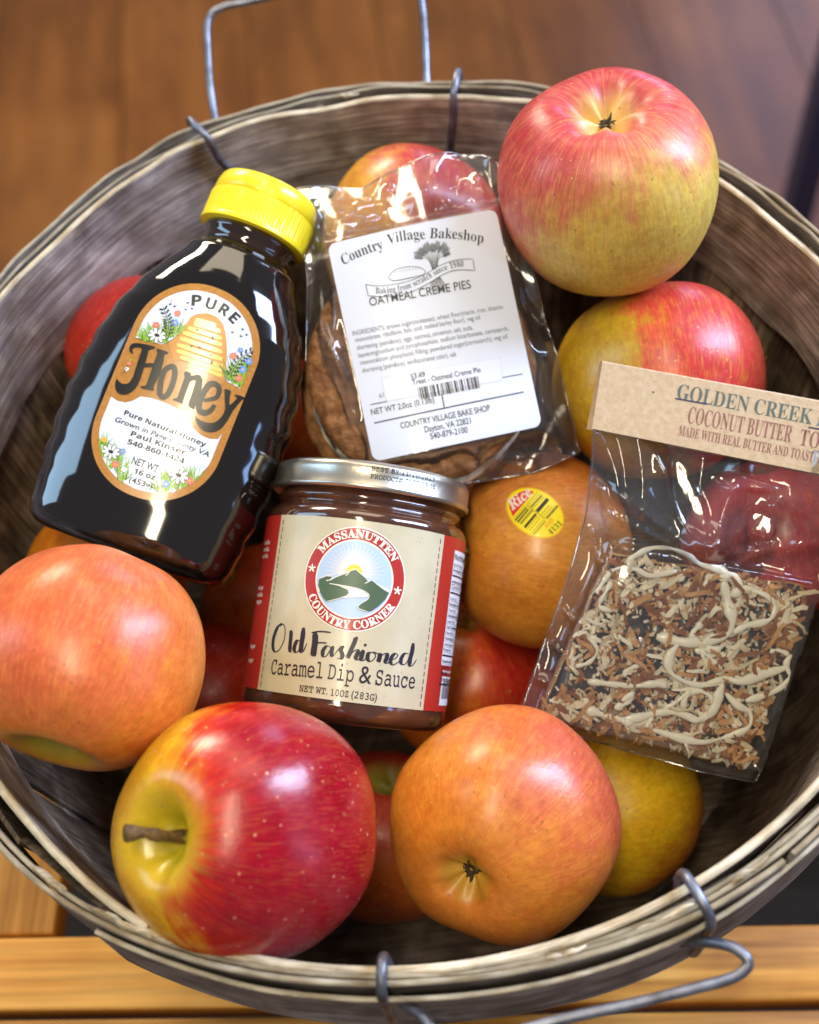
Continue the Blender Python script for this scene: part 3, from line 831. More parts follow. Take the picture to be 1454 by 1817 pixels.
pr.build('sticker', stick, [M_sy, M_sr, M_sk, M_sw, M_so, M_sg, M_sor], A4, cutu=.0012, cutv=.0012)

# ------------------------------------------------------------------ honey bottle
HB = Frame(312, 693, 0.450, rot=-20.5, pitch=7)
bottle = thing('honey_bottle', 'dark honey bottle with a ribbed yellow flip cap leaning at the left', 'honey bottle', HB.m)
M_honey = plain('dark_honey_bottle', cl(17, 11, 9), 0.06, coat=1.0, spec=.6)
M_neck = plain('amber_neck', cl(44, 25, 14), 0.07, coat=1.0, spec=.6)
M_cap = plain('yellow_cap_plastic', cl(247, 222, 34), 0.34, coat=.25, bump=(500, .06))
V0 = -0.0610                                             # height of the bottle's foot along v
TB = 0.026                                               # half depth: the label's plane touches the front
prof = [(0.0, 3.05), (.12, 3.45), (.35, 3.72), (.7, 3.86), (1.2, 3.9), (2, 3.98), (3, 4.08), (4.2, 4.16), (5.2, 4.18), (6.2, 4.12), (7.2, 4.0), (8.2, 3.8), (9.0, 3.55), (9.8, 3.22), (10.5, 2.88), (11.0, 2.6), (11.4, 2.36), (11.65, 2.24), (11.8, 2.2), (11.92, 2.1), (12.05, 1.86), (12.2, 1.76), (12.45, 1.72), (12.7, 1.74), (12.85, 1.84), (13.0, 1.84), (13.1, 1.74), (13.6, 1.72)]
dep = [(0.0, 1.95), (.12, 2.2), (.35, 2.42), (.7, 2.52), (1.2, 2.55), (2, 2.6), (9, 2.6), (9.8, 2.56), (10.5, 2.46), (11.0, 2.34), (11.4, 2.2), (11.65, 2.12), (11.8, 2.08), (11.92, 2.0), (12.05, 1.84), (12.2, 1.76), (12.45, 1.72), (12.7, 1.74), (12.85, 1.84), (13.0, 1.84), (13.1, 1.74), (13.6, 1.72)]
def lerp(T, x):
    if x <= T[0][0]: return T[0][1]
    for (a, b), (c, d) in zip(T, T[1:]):
        if x <= c: return b + (d - b) * (x - a) / (c - a)
    return T[-1][1]
def bsec(h):
    a = lerp(prof, h); b = lerp(dep, h)
    n = 2.0 + 0.75 * max(0, min(1, (12.0 - h) / 3.0))
    return a, b, n
def bpoint(th, h):
    a, b, n = bsec(h); c, s = math.cos(th), math.sin(th)
    side = abs(c) ** 6
    if 1.2 < h < 10.8: a += 0.055 * math.sin((h - 1.2) / 9.6 * math.pi * 2 * 8) * side * min(1, (h - 1.2) / .5, (10.8 - h) / .5)
    x = a * abs(c) ** (2 / n) * (1 if c >= 0 else -1); z = b * abs(s) ** (2 / n) * (1 if s >= 0 else -1)
    return Vector((x * .01, V0 + h * .01, z * .01 - TB))
hs = [0, .05, .12, .22, .35, .5, .7, .95] + [1.2 + i * .12 for i in range(81)] + [11.0, 11.2, 11.4, 11.55, 11.65, 11.75, 11.8, 11.86, 11.92, 11.98, 12.05, 12.12, 12.2]
na = 144; V = []; Fc = []
for h in hs:
    for k in range(na): V.append(bpoint(2 * math.pi * k / na, h))
for i in range(len(hs) - 1):
    for k in range(na): Fc.append((i * na + k, i * na + (k + 1) % na, (i + 1) * na + (k + 1) % na, (i + 1) * na + k))
Fc.append(tuple(range(na))[::-1])
body = fix_normals(obj('bottle_body', V, Fc, M_honey, bottle))
# neck with its bead
V, Fc = lathe([(1.74, 12.15), (1.72, 12.4), (1.74, 12.6), (1.84, 12.72), (1.86, 12.84), (1.80, 12.94), (1.74, 13.0), (1.72, 13.6)], 72)
o = fix_normals(obj('neck', [Vector((v.x * .01, V0 + v.y * .01, v.z * .01 - TB)) for v in V], Fc, M_neck, bottle))
# cap: ribbed skirt and smooth lid
CX = [(2.06, 12.95), (2.10, 12.98), (2.10, 13.12), (2.07, 13.16), (2.06, 13.2), (2.05, 14.1), (2.05, 14.16), (1.99, 14.2), (1.2, 14.2)]
seg = 360
V, Fc = lathe(CX, seg, wob=lambda a, h: (1 + (0.009 * (1 if math.sin(a * 90) > 0 else -1)) * (1 if 13.18 < h < 14.12 else 0)))
obj('cap', [Vector((v.x * .01, V0 + v.y * .01, v.z * .01 - TB)) for v in V], Fc, M_cap, bottle); capo = bpy.context.scene.objects['cap']
auto_smooth(fix_normals(capo), 50)
V, Fc = lathe([(1.9, 14.2), (2.0, 14.215), (2.03, 14.25), (2.0, 14.6), (1.93, 14.85), (1.86, 14.95), (1.7, 15.0), (0.0, 15.02)], 120,
              wob=lambda a, h: 1 - 0.045 * math.exp(-((a - 0.12) / .14) ** 2) * (1 if 14.22 < h < 14.9 else 0))
auto_smooth(fix_normals(obj('flip_lid', [Vector((v.x * .01, V0 + v.y * .01, v.z * .01 - TB)) for v in V], Fc, M_cap, capo)), 50)
# label
M_lg = plain('label_gold_brown', cl(188, 132, 62), 0.24, coat=.55, vary=(900, cl(172, 116, 50)))
M_lw = plain('label_pale_blue_white', cl(222, 232, 246), 0.22, coat=.55)
M_lk = plain('label_black_ink', cl(30, 28, 26), 0.3)
M_ly = plain('label_hive_yellow', cl(246, 194, 76), 0.24, coat=.55); M_lo = plain('label_hive_line', cl(196, 130, 44), 0.3)
M_lgr = plain('label_leaf_green', cl(140, 184, 52), 0.3); M_lgd = plain('label_leaf_dark', cl(54, 98, 44), 0.3)
M_lp = plain('label_pink', cl(226, 120, 108), 0.3); M_lb = plain('label_blue', cl(110, 150, 220), 0.3)
M_lwt = plain('label_white', cl(240, 240, 240), 0.3)
HM = [M_lg, M_lw, M_lk, M_ly, M_lo, M_lgr, M_lgd, M_lp, M_lb, M_lwt]
t_ = HB.crop(160, 500, 4.658)
u0 = 1 / 4.658 / F_PX * HB.d                            # one traced unit in metres
pr = Print()
LW, LH = 0.0466, 0.0806
def stadium(w, h, r, c, n=24):
    P = []
    for sx, sy, a0 in ((1, 1, 0), (-1, 1, 90), (-1, -1, 180), (1, -1, 270)):
        for i in range(n + 1):
            a = R(a0 + 90 * i / n); P.append((c[0] + sx * (w / 2 - r) + r * math.cos(a), c[1] + sy * (h / 2 - r) + r * math.sin(a)))
    return P
LC = (0.0, 0.0)
pr.poly(stadium(LW, LH, 0.0225, LC), 0, 0)
# white panels = inner stadium above / below the gold lettering band
iw, ih, ir = LW - 0.0052, LH - 0.0052, 0.0203
def inner_x(v):
    t = ih / 2 - ir
    if abs(v) <= t: return iw / 2
    return iw / 2 - ir + math.sqrt(max(0, ir * ir - (abs(v) - t) ** 2))
def clampin(p):
    v = max(-ih / 2 + 1e-5, min(ih / 2 - 1e-5, p[1])); x = inner_x(v); return (max(-x, min(x, p[0])), v)
top_edge = [t_(*p) for p in ((388, 452), (450, 470), (520, 485), (585, 508), (640, 480), (720, 560), (900, 640), (1040, 760), (1110, 800), (1140, 822), (1200, 850), (1265, 885))]
arcp = []
vL, vR = top_edge[0][1], top_edge[-1][1]
for i in range(41):
    a = math.pi * i / 40
    arcp.append(a)
P = [(inner_x(vR), vR)]
N_ = 40
for i in range(N_ + 1): 
    v = vR + (ih / 2 - vR) * i / N_; P.append((inner_x(v), v))
for i in range(N_ + 1):
    v = ih / 2 - (ih / 2 - vL) * i / N_; P.append((-inner_x(v), v))
P += [p for p in top_edge[1:-1]]
pr.poly(P, 1, 1)
bot_edge = [t_(*p) for p in ((185, 950), (230, 985), (300, 1000), (360, 985), (420, 950), (520, 965), (640, 1010), (760, 1070), (815, 1105), (830, 1150), (860, 1215), (920, 1270), (990, 1300), (1060, 1300), (1135, 1270))]
vL, vR = bot_edge[0][1], bot_edge[-1][1]
P = list(bot_edge[1:-1]) + [(inner_x(vR), vR)]
for i in range(N_ + 1):
    v = vR + (-ih / 2 - vR) * i / N_; P.append((inner_x(v), v))
for i in range(N_ + 1):
    v = -ih / 2 + (vL + ih / 2) * i / N_; P.append((-inner_x(v), v))
pr.poly(P, 1, 1)
# hive
hive = [(690, 640), (640, 500), (700, 440), (740, 380), (790, 330), (820, 275), (880, 245), (960, 238), (1040, 270), (1090, 330), (1110, 400), (1120, 470), (1125, 540), (1125, 620), (1120, 700), (1110, 800), (1040, 790), (880, 700), (760, 650)]
pr.poly([t_(*p) for p in hive], 4, 2)
for (x0, y0, x1, y1, hh) in ((860, 300, 1030, 350, 62), (850, 330, 1070, 395, 52), (800, 365, 1080, 455, 52), (760, 405, 1085, 510, 52), (735, 455, 1085, 570, 52), (715, 510, 1088, 632, 52), (712, 560, 1090, 690, 50), (740, 615, 1085, 728, 46), (900, 705, 1085, 770, 40)):
    a, b = t_(x0, y0), t_(x1, y1); k = hh * u0 * .70
    pr.stroke([(a[0] + (b[0] - a[0]) * i / 8, a[1] + (b[1] - a[1]) * i / 8) for i in range(9)], lambda t, d, k=k: k * (0.75 if t in (0, 1) else 1), 3, 3, smooth=False)
pr.poly([t_(*p) for p in ((700, 655), (760, 655), (800, 668), (850, 655), (900, 690), (930, 735), (1110, 800), (1110, 850), (700, 740))], 0, 4)
pr.line_text('PURE', 'bold', t_(852, 160), t_(858, 168), 1e-4, 2, 2) if False else None
for ch, x, y, rt in (('P', 868, 178, -2), ('U', 975, 205, -18), ('R', 1078, 250, -32), ('E', 1152, 310, -44)):
    pr.text(ch, 'bold', 92 * u0, t_(x - 2, y), 2, 3, rot=R(rt + 20.5), width=84 * u0 if ch != 'E' else 66 * u0, offset=.012)
# Honey lettering
def brush(pts, w0, w1=None, z=5, mat=2):
    w1 = w0 if w1 is None else w1
    pr.stroke([t_(*p) for p in pts], lambda t, d: (w0 + (w1 - w0) * t) * u0, mat, z, n=7)
def blob(pts, z=5, mat=2):
    P = catmull([(*t_(*p), 0) for p in pts], 5, True); pr.poly([(p.x, p.y) for p in P], mat, z)
# H: left stem with upper swash and lower bowl
blob([(318, 560), (318, 520), (345, 495), (400, 497), (465, 510), (528, 528), (526, 545), (480, 560), (470, 600), (440, 720), (410, 820), (370, 890), (310, 930), (250, 928), (215, 895), (206, 840), (218, 795), (232, 815), (268, 840), (318, 835), (350, 790), (372, 720), (400, 620), (418, 545), (372, 532), (340, 545), (348, 580), (336, 582)])
brush([(425, 690), (480, 685), (530, 690)], 34)
blob([(548, 545), (600, 560), (640, 575), (636, 592), (612, 600), (596, 690), (560, 800), (530, 860), (530, 895), (510, 900), (470, 890), (425, 880), (428, 862), (462, 855), (490, 780), (520, 680), (550, 590), (546, 565)])
# o
def ring(pts_o, pts_i):
    brush(pts_o, pts_i)
pr.stroke([t_(*p) for p in ((655, 700), (610, 740), (585, 830), (580, 920), (605, 955), (645, 930), (680, 850), (700, 760), (690, 705))], lambda t, d: 46 * u0, 2, 5, n=7, closed=True)
# n
blob([(782, 738), (830, 752), (838, 775), (890, 765), (925, 800), (920, 880), (890, 1000), (870, 1030), (862, 1055), (830, 1040), (815, 1015), (835, 950), (865, 850), (868, 815), (835, 815), (812, 860), (785, 940), (770, 985), (765, 1008), (725, 992), (692, 980), (698, 965), (722, 960), (750, 880), (778, 790), (776, 762)])
# e
pr.stroke([t_(*p) for p in ((940, 980), (1000, 968), (1050, 945), (1065, 880), (1030, 840), (980, 850), (935, 920), (905, 1000), (905, 1060), (950, 1085), (1000, 1060), (1030, 1015))], lambda t, d: (28 + 22 * min(1, t * 2.4) - 18 * max(0, t - .8) * 5) * u0, 2, 5, n=7)
# y
blob([(1112, 880), (1160, 895), (1155, 925), (1150, 980), (1152, 1010), (1185, 985), (1210, 950), (1190, 930), (1215, 925), (1275, 945), (1262, 960), (1235, 985), (1180, 1060), (1130, 1150), (1080, 1215), (1010, 1245), (940, 1230), (890, 1175), (872, 1110), (890, 1130), (950, 1160), (1020, 1165), (1080, 1120), (1115, 1050), (1112, 980), (1110, 920)])
for body_, sty, a, b, cap_ in (('Pure Natural Honey', 'bold', (285, 1100), (955, 1368), 40), ('Grown in Page County VA', 'sans', (208, 1155), (985, 1450), 42),
        ('Paul Kinser', 'bold', (345, 1278), (793, 1440), 42), ('540-860-1424', 'bold', (320, 1345), (783, 1508), 42), ('NET WT.', 'sans', (358, 1508), (580, 1590), 62), ('16 oz', 'bold', (378, 1590), (548, 1648), 42), ('(453g)', 'sans', (340, 1660), (528, 1722), 46)):
    pr.line_text(body_, sty, t_(*a), t_(*b), cap_ * u0, 2, 3, offset=.014 if sty == 'sans' else 0.01, shear=.18 if body_.startswith('Grown') else 0)
# flowers and grass
rn = random.Random(5)
def meadow(pts, n, spread, zb=2):
    for (x, y, h, lean) in pts:
        for i in range(n):
            bx = x + rn.uniform(-spread, spread); by = y + rn.uniform(-10, 14)
            a = R(rn.gauss(lean, 24)); hh = h * rn.uniform(.55, 1.1)
            tip = (bx + math.sin(a) * hh, by - math.cos(a) * hh); md = ((bx + tip[0]) / 2 + rn.uniform(-8, 8), (by + tip[1]) / 2)
            P = [clampin(t_(*q)) for q in ((bx, by), md, tip)]
            pr.stroke(P, lambda t, d: (9 - 7 * t) * u0, 6 if rn.random() < .22 else 5, zb + (i % 3), n=3)
def flower(x, y, r, mat, z=6, pet=5, ctr=3):
    c = t_(x, y)
    for i in range(pet):
        a = 2 * math.pi * i / pet + rn.random() * .3
        pr.circle((c[0] + math.cos(a) * r * .55 * u0, c[1] + math.sin(a) * r * .55 * u0), r * .42 * u0, mat, z, 12)
    pr.circle(c, r * .25 * u0, ctr, z + 1, 10)
def daisy(x, y, r):
    c = t_(x, y)
    for i in range(9):
        a = 2 * math.pi * i / 9
        for k, m, z in ((1.0, 2, 6), (.82, 9, 7)):
            pr.circle((c[0] + math.cos(a) * r * .6 * u0, c[1] + math.sin(a) * r * .46 * u0), r * .40 * k * u0, m, z, 14, r * .17 * k * u0, a)
    pr.circle(c, r * .16 * u0, 2, 8, 10)
def fern(pts):
    P = catmull([(*t_(*p), 0) for p in pts], 6); pr.stroke([(p.x, p.y) for p in P], 5 * u0, 2, 6, smooth=False)
    for i in range(2, len(P) - 1, 2):
        d = (P[i + 1] - P[i - 1]).normalized(); n_ = Vector((-d.y, d.x, 0))
        for s_ in (-1, 1):
            for q_ in (22, 42): 
                c = P[i] + n_ * s_ * q_ * u0 * (1 - .4 * i / len(P)) + d * q_ * .5 * u0; pr.circle(clampin((c.x, c.y)), 9 * u0, 2, 6, 10)
meadow([(480, 470, 130, -20), (530, 480, 190, 0), (600, 490, 200, 10), (660, 440, 170, 20), (700, 400, 110, 25), (450, 460, 90, -20)], 24, 42)
fern([(620, 440), (640, 360), (625, 280), (590, 190)])
daisy(545, 432, 84); flower(535, 345, 34, 7); flower(712, 245, 30, 7); flower(692, 325, 34, 8); flower(590, 275, 22, 9)
meadow([(1160, 800, 200, 0), (1200, 830, 240, 15), (1250, 850, 240, 10), (1285, 850, 260, 5), (1310, 780, 200, 0)], 26, 36)
fern([(1150, 790), (1190, 700), (1250, 610), (1340, 550)])
flower(1180, 600, 34, 7); flower(1305, 640, 32, 8); flower(1255, 712, 34, 8); flower(1222, 785, 34, 7); flower(1235, 550, 26, 8)
meadow([(110, 1350, 100, 0), (150, 1440, 130, 5), (200, 1540, 150, 20), (270, 1580, 150, 15), (230, 1480, 130, 10), (290, 1640, 110, 20)], 22, 44)
daisy(190, 1412, 84); flower(130, 1310, 26, 3, ctr=7); flower(228, 1518, 34, 7); flower(286, 1410, 28, 8); flower(300, 1560, 24, 9)
meadow([(620, 1740, 170, -10), (700, 1720, 200, 0), (780, 1700, 190, 10), (850, 1660, 150, 20), (660, 1650, 100, -10), (740, 1640, 110, 0)], 24, 50)
daisy(745, 1605, 92); flower(645, 1680, 34, 8); flower(835, 1650, 36, 7); flower(610, 1740, 30, 3, ctr=7); flower(700, 1730, 24, 9)
pr.stroke([t_(*p) for p in ((270, 750), (300, 700), (340, 640))], 6 * u0, 6, 6); flower(320, 668, 24, 7); flower(300, 715, 20, 9, ctr=7); flower(332, 640, 12, 5)
for x, y in ((648, 165), (686, 185), (795, 155), (780, 212), (832, 205), (1168, 402), (1252, 372), (1240, 432), (1285, 418), (878, 388), (1005, 448), (1006, 462), (832, 528), (900, 535), (992, 600), (1000, 668), (1004, 650)):
    c = t_(x, y); pr.circle(c, 11 * u0, 2, 7, 8, 6 * u0, rn.random() * 3); pr.stroke([(c[0] - 14 * u0, c[1] + rn.uniform(2, 12) * u0), c, (c[0] + 12 * u0, c[1] + rn.uniform(4, 14) * u0)], 4 * u0, 2, 7)
def on_bottle(u, v, hgt):
    h = (v - V0) * 100; a, b, n = bsec(h)
    x = u * 100; z = b * (1 - min(.999, abs(x / a)) ** n) ** (1 / n)
    return Vector((u, v, z * .01 - TB + hgt + 6e-5))
pr.build('label', on_bottle, HM, bottle, cutu=.0016, cutv=.004, label='gold rimmed rounded honey label with a bee hive and meadow flowers')

# ------------------------------------------------------------------ caramel jar
RJ = 0.0373
JF = Frame(632, 1087, 0.470, rot=-7.25, pitch=7)          # middle of the label, on the jar's axis
jar = thing('caramel_jar', 'glass jar of brown caramel with a silver lid and red and cream label', 'jar', JF.m)
M_car = plain('caramel_in_glass', cl(84, 50, 34), 0.10, coat=1.0, vary=(160, cl(66, 38, 27)), spec=.6)
M_lid = plain('satin_lid_metal', cl(196, 190, 176), 0.30, 0.95, bump=(700, .05))
kj = F_PX / 0.470
def jh(px, py): return JF.uvw(px, py, RJ)[1]
top_l, bot_l = jh(655, 925), jh(612, 1245)
lidb, lidt = top_l + 0.0112, top_l + 0.0112 + 0.0102
base = bot_l - 0.0078
V, Fc = lathe([(.0, base + .003), (.024, base + .0026), (.029, base + .0005), (0.0322, base), (0.0347, base + .0006), (0.0365, base + .0024), (0.0372, base + .005), (RJ - .0002, bot_l - .0006), (RJ - .0004, bot_l + .002), (RJ - .0004, top_l - .002), (RJ, top_l + .0004),
               (RJ - .0003, top_l + .0020), (RJ - .0012, top_l + .0036), (RJ - .0030, top_l + .0050), (.0336, top_l + .0058), (.0329, top_l + .0066), (.0334, top_l + .0074), (.0341, top_l + .0082), (.0341, top_l + .0092), (.0333, top_l + .0102), (.0329, top_l + .0110), (.0329, lidt - .002)], 120)
fix_normals(obj('glass', V, Fc, M_car, jar))
RL = .0368
V, Fc = lathe([(.0330, lidb + .0004), (RL - .0006, lidb), (RL, lidb + .0006), (RL, lidb + .0016), (RL - .0005, lidb + .0022), (RL - .0005, lidt - .0032), (RL - .0007, lidt - .0018), (RL - .0014, lidt - .0006), (RL - .0028, lidt), (RL - .0042, lidt - .0003), (RL - .005, lidt - .0011), (0, lidt - .0011)], 144)
lid = fix_normals(obj('lid', V, Fc, M_lid, jar)); auto_smooth(lid, 50)
# date print on the lid
pr = Print()
def ll(x, y):
    w_ = RJ
    for _ in range(4):
        q_ = JF.uvw(420 + x / 3.3045, 790 + y / 3.3045, w_); w_ = math.sqrt(max(1e-9, RJ * RJ - min(RJ * .9999, abs(q_[0])) ** 2))
    return q_
def arcu(p, r): 
    s = max(-.999, min(.999, p[0] / r)); return (r * math.asin(s), p[1])
mono_k = 1 / 3.3045 / F_PX * .435
z0 = lidt - .0026
ua, ub = 0.0000, 0.0245
pr.text('BEST BY:11/10/2027', 'mono', .0019, (ua, z0 - .0010), 0, 1, width=ub - ua, align='l', offset=.012)
pr.text('PRODUCT# 7500 09:00', 'mono', .0019, (ua, z0 - .0037), 0, 1, width=ub - ua + .0006, align='l', offset=.012)
pr.build('date_print', lambda u, v, h: Vector(((RL - .0005 + h + 5e-5) * math.sin(u / RL), v, (RL - .0005 + h + 5e-5) * math.cos(u / RL))), [plain('black_ink', cl(22, 22, 22), .5)], lid, cutu=.002)
# jar label
M_jc = plain('label_cream_paper', cl(204, 195, 164), .36, coat=.15, vary=(70, cl(190, 182, 152)))
M_jr = plain('label_barn_red', cl(176, 44, 36), .34, coat=.15); M_jw = plain('label_print_white', cl(236, 230, 216), .4)
M_jg = plain('label_hill_green', cl(74, 98, 74), .4); M_jb = plain('label_sky_blue', cl(178, 202, 228), .4); M_js = plain('label_sun', cl(240, 200, 70), .4)
M_jk = plain('label_navy_ink', cl(38, 32, 44), .4); M_jn = plain('label_panel_white', cl(228, 228, 228), .4); M_jd = plain('label_dark_red', cl(120, 30, 28), .4)
M_jl = plain('label_speck', cl(170, 160, 130), .5)
JM = [M_jc, M_jr, M_jw, M_jg, M_jb, M_js, M_jk, M_jn, M_jd, M_jl]
pr = Print()
hw_l, hw_r = arcu(ll(226, 700), RJ)[0], arcu(ll(1185, 800), RJ)[0]
vm = (top_l + bot_l) / 2
pr.rect(-0.062, bot_l, 0.072, top_l, 1, 0)
pr.rect(hw_l, bot_l, hw_r, top_l, 0, 1)
for x in (hw_l + .0018, hw_r - .0018):
    v = bot_l + .0012
    while v < top_l - .002:
        pr.rect(x - .00022, v, x + .00022, v + .0018, 8, 2); v += .0026
rn = random.Random(3)
for i in range(46):
    x = rn.uniform(hw_l + .003, hw_r - .003); v = rn.uniform(bot_l + .002, top_l - .002); a = rn.random() * 6
    pr.stroke([(x, v), (x + math.cos(a) * .0007, v + math.sin(a) * .0007)], .00012 + .0002 * rn.random(), 9, 2, smooth=False)
rr_ = RJ
def lg(x, y): return arcu(ll(x, y), rr_)
c0 = lg(690, 785); ks = 1 / 3.3045 / F_PX * (.470 - .036)
ro = 309 * ks; 
pr.circle(c0, ro, 2, 3, 80); pr.circle(c0, ro * .975, 1, 4, 80); pr.circle(c0, ro * .755, 2, 5, 80); pr.circle(c0, ro * .725, 4, 6, 80)
ri = ro * .725
def rel(x, y):
    p = ll(x, y); q = ll(690, 785); return (c0[0] + (p[0] - q[0]) * .96, c0[1] + (p[1] - q[1]) * .96)
sun = rel(690, 745)
for i in range(46):
    a = R(-12 + 204 * i / 45); r0, r1 = ro * .17, ro * (.46 + .10 * (i % 2))
    pr.stroke([(sun[0] + r0 * math.cos(a), sun[1] + r0 * math.sin(a)), (sun[0] + r1 * math.cos(a), sun[1] + r1 * math.sin(a))], lambda t, d: ro * (.020 - .014 * t), 2, 7, smooth=False)
pr.circle(sun, ro * .2, 2, 8, 40); pr.circle(sun, ro * .155, 5, 9, 40)
def inside(p):
    d = Vector((p[0] - c0[0], p[1] - c0[1])); 
    if d.length > ri: d = d * (ri / d.length)
    return (c0[0] + d.x, c0[1] + d.y)
def hill(pts, mat, z, grow=0):
    pr.poly([inside(rel(*p)) for p in pts], mat, z)
m1 = [(475, 785), (520, 768), (555, 770), (545, 795), (580, 775), (640, 752), (662, 738), (700, 728), (725, 750), (760, 780), (772, 798), (800, 795), (830, 820), (870, 850), (905, 870), (880, 910), (840, 950), (800, 978), (770, 985), (735, 975), (712, 960), (730, 935), (775, 905), (778, 880), (740, 855), (690, 840), (620, 825), (540, 812), (600, 828), (650, 850), (658, 870), (640, 890), (590, 905), (545, 918), (525, 925), (500, 900), (480, 860), (470, 820)]
pr.poly([inside((c0[0] + (rel(*p)[0] - c0[0]) * 1.0, rel(*p)[1] + .00028)) for p in m1[:13]] + [inside(rel(*p)) for p in ((905, 850), (905, 900), (600, 900), (470, 860))], 2, 10)
hill(m1, 3, 11)
pr.stroke([rel(*p) for p in ((540, 812), (620, 830), (655, 852), (655, 880), (600, 903), (525, 922))], .00022, 2, 12)
pr.stroke([rel(*p) for p in ((540, 812), (640, 828), (720, 845), (775, 875), (775, 905), (730, 935), (712, 960), (770, 985))], .00022, 2, 12)
pr.stroke([rel(*p) for p in ((520, 795), (545, 790), (560, 775))], .0003, 2, 12); pr.stroke([rel(*p) for p in ((640, 765), (665, 738))], .0003, 2, 12); pr.stroke([rel(*p) for p in ((755, 812), (785, 797))], .0003, 2, 12)
tilt = R(0)
pr.text('MASSANUTTEN', 'serif', ro * .155, c0, 2, 6, width=ro * 1.62, arc=(ro * .795, R(90), False), offset=.022)
pr.text('COUNTRY CORNER', 'serif', ro * .155, c0, 2, 6, width=ro * 2.12, arc=(ro * .945, R(270), True), offset=.022)
for a in (R(172), R(-7)):
    c = (c0[0] + ro * .865 * math.cos(a), c0[1] + ro * .865 * math.sin(a))
    for i in range(5):
        b = R(90 + 72 * i); pr.circle((c[0] + math.cos(b) * ro * .045, c[1] + math.sin(b) * ro * .045), ro * .042, 2, 6, 10, ro * .017, b)
# brush lettering
def bl(pts, wk=1.0, thin=.35):
    P = [lg(*p) for p in pts]
    pr.stroke(P, lambda t, d: wk * ks * (7 + 21 * max(0.0, -d.y) ** 1.3) * (0.55 + .45 * min(1, min(t, 1 - t) * 8)), 6, 3, n=8)
bl([(268, 1045), (242, 1070), (220, 1130), (216, 1185), (230, 1212), (256, 1195), (281, 1140), (287, 1080), (276, 1050), (258, 1058)], .95)
bl([(322, 1085), (321, 1120), (316, 1170), (316, 1205), (326, 1212)], .95)
bl([(385, 1155), (360, 1145), (345, 1170), (340, 1200), (352, 1215), (372, 1195), (388, 1150)], .9)
bl([(395, 1070), (390, 1120), (382, 1170), (380, 1210), (395, 1205), (415, 1160)], 1.1)
bl([(462, 1100), (462, 1150), (455, 1200), (452, 1238)], 1.35)
bl([(440, 1100), (490, 1092), (555, 1098)], 1.3); bl([(460, 1160), (500, 1158), (530, 1160)], 1.2)
bl([(555, 1185), (530, 1178), (508, 1205), (508, 1235), (525, 1238), (545, 1210), (562, 1180), (558, 1215), (562, 1238), (580, 1222)], .85)
bl([(580, 1222), (605, 1190), (622, 1180), (612, 1200), (622, 1230), (612, 1250), (590, 1248)], .95)
bl([(640, 1245), (668, 1190), (690, 1140), (700, 1128), (690, 1160), (668, 1210), (655, 1250)], .95)
bl([(655, 1250), (680, 1215), (705, 1200), (712, 1215), (700, 1245), (712, 1258), (730, 1240)], .95)
bl([(745, 1200), (735, 1230), (732, 1258), (748, 1260), (765, 1240)], 1.0); pr.circle(lg(755, 1172), 9 * ks, 6, 3, 12)
bl([(800, 1215), (775, 1220), (768, 1250), (782, 1268), (805, 1255), (815, 1230), (800, 1213), (830, 1222)], .9)
bl([(842, 1218), (838, 1245), (830, 1272)], 1.0); bl([(830, 1272), (855, 1230), (880, 1222), (880, 1245), (872, 1270), (885, 1278), (900, 1262)], .95)
bl([(900, 1262), (930, 1250), (945, 1232), (930, 1222), (910, 1240), (902, 1270), (918, 1288), (950, 1270), (965, 1255)], .9)
bl([(1010, 1225), (985, 1222), (965, 1250), (965, 1280), (985, 1285), (1005, 1258), (1015, 1225)], .9)
bl([(1035, 1160), (1028, 1210), (1015, 1260), (1015, 1290), (1030, 1290), (1055, 1255)], 1.1)
def curve_text(body, sty, a, b, cap, mat, z, **kw):
    pr.line_text(body, sty, lg(*a), lg(*b), cap * ks, mat, z, **kw)
def words(L, sty, cap, mat, z, **kw):
    for wd_, a, b in L: curve_text(wd_, sty, a, b, cap, mat, z, **kw)
words([('Caramel', (203, 1342), (504, 1368)), ('Dip', (533, 1370), (683, 1390)), ('&', (716, 1394), (788, 1400)), ('Sauce', (812, 1404), (1040, 1428))], 'mono', 104, 6, 3, offset=.003)
words([('NET WT.', (367, 1442), (533, 1462)), ('10OZ', (552, 1468), (655, 1478)), ('(283G)', (672, 1480), (820, 1500))], 'mono', 44, 6, 3, offset=.010)
# nutrition panel on the side
pr.rect(.0402, bot_l + .0165, .058, top_l - .0042, 7, 2)
def nline(s_, v, cap, sty='bold'): pr.text(s_, sty, cap, (.0407, v), 6, 3, align='l')
tp = top_l - .0042
nline('Nutrition Facts', tp - .0034, .0021); 
for i, s_ in enumerate(('about 7 servings', 'Serving Size 2 Tbsp', None, 'Amount per serving', 'Calories 120', None, 'Total Fat 3g', 'Saturated Fat 2g', 'Trans Fat 0g', 'Cholesterol 10mg', 'Sodium 70mg', 'Total Carbohydrate', 'Dietary Fiber 0g', 'Total Sugars 18g', 'Added Sugars 14g', 'Protein 1g', None, 'Vitamin D 0mcg', 'Calcium 30mg', 'Iron 0mg', 'Potassium 50mg', None)):
    v = tp - .0056 - i * .00205
    if s_ is None: pr.rect(.0405, v + .0002, .0576, v + .0009, 6, 3)
    else:
        nline(s_, v, .00105 if 'Calories' not in s_ else .0016, 'bold' if i % 2 else 'sans'); pr.rect(.0405, v - .00045, .0576, v - .00035, 6, 3)
pr.rect(.0425, bot_l + .0022, .056, bot_l + .0125, 7, 2)
x = .0436
while x < .055:
    w_ = rn.choice((.0002, .0004, .0007)); pr.rect(x, bot_l + .0046, x + w_, bot_l + .0117, 6, 3); x += w_ + rn.choice((.0003, .0005))
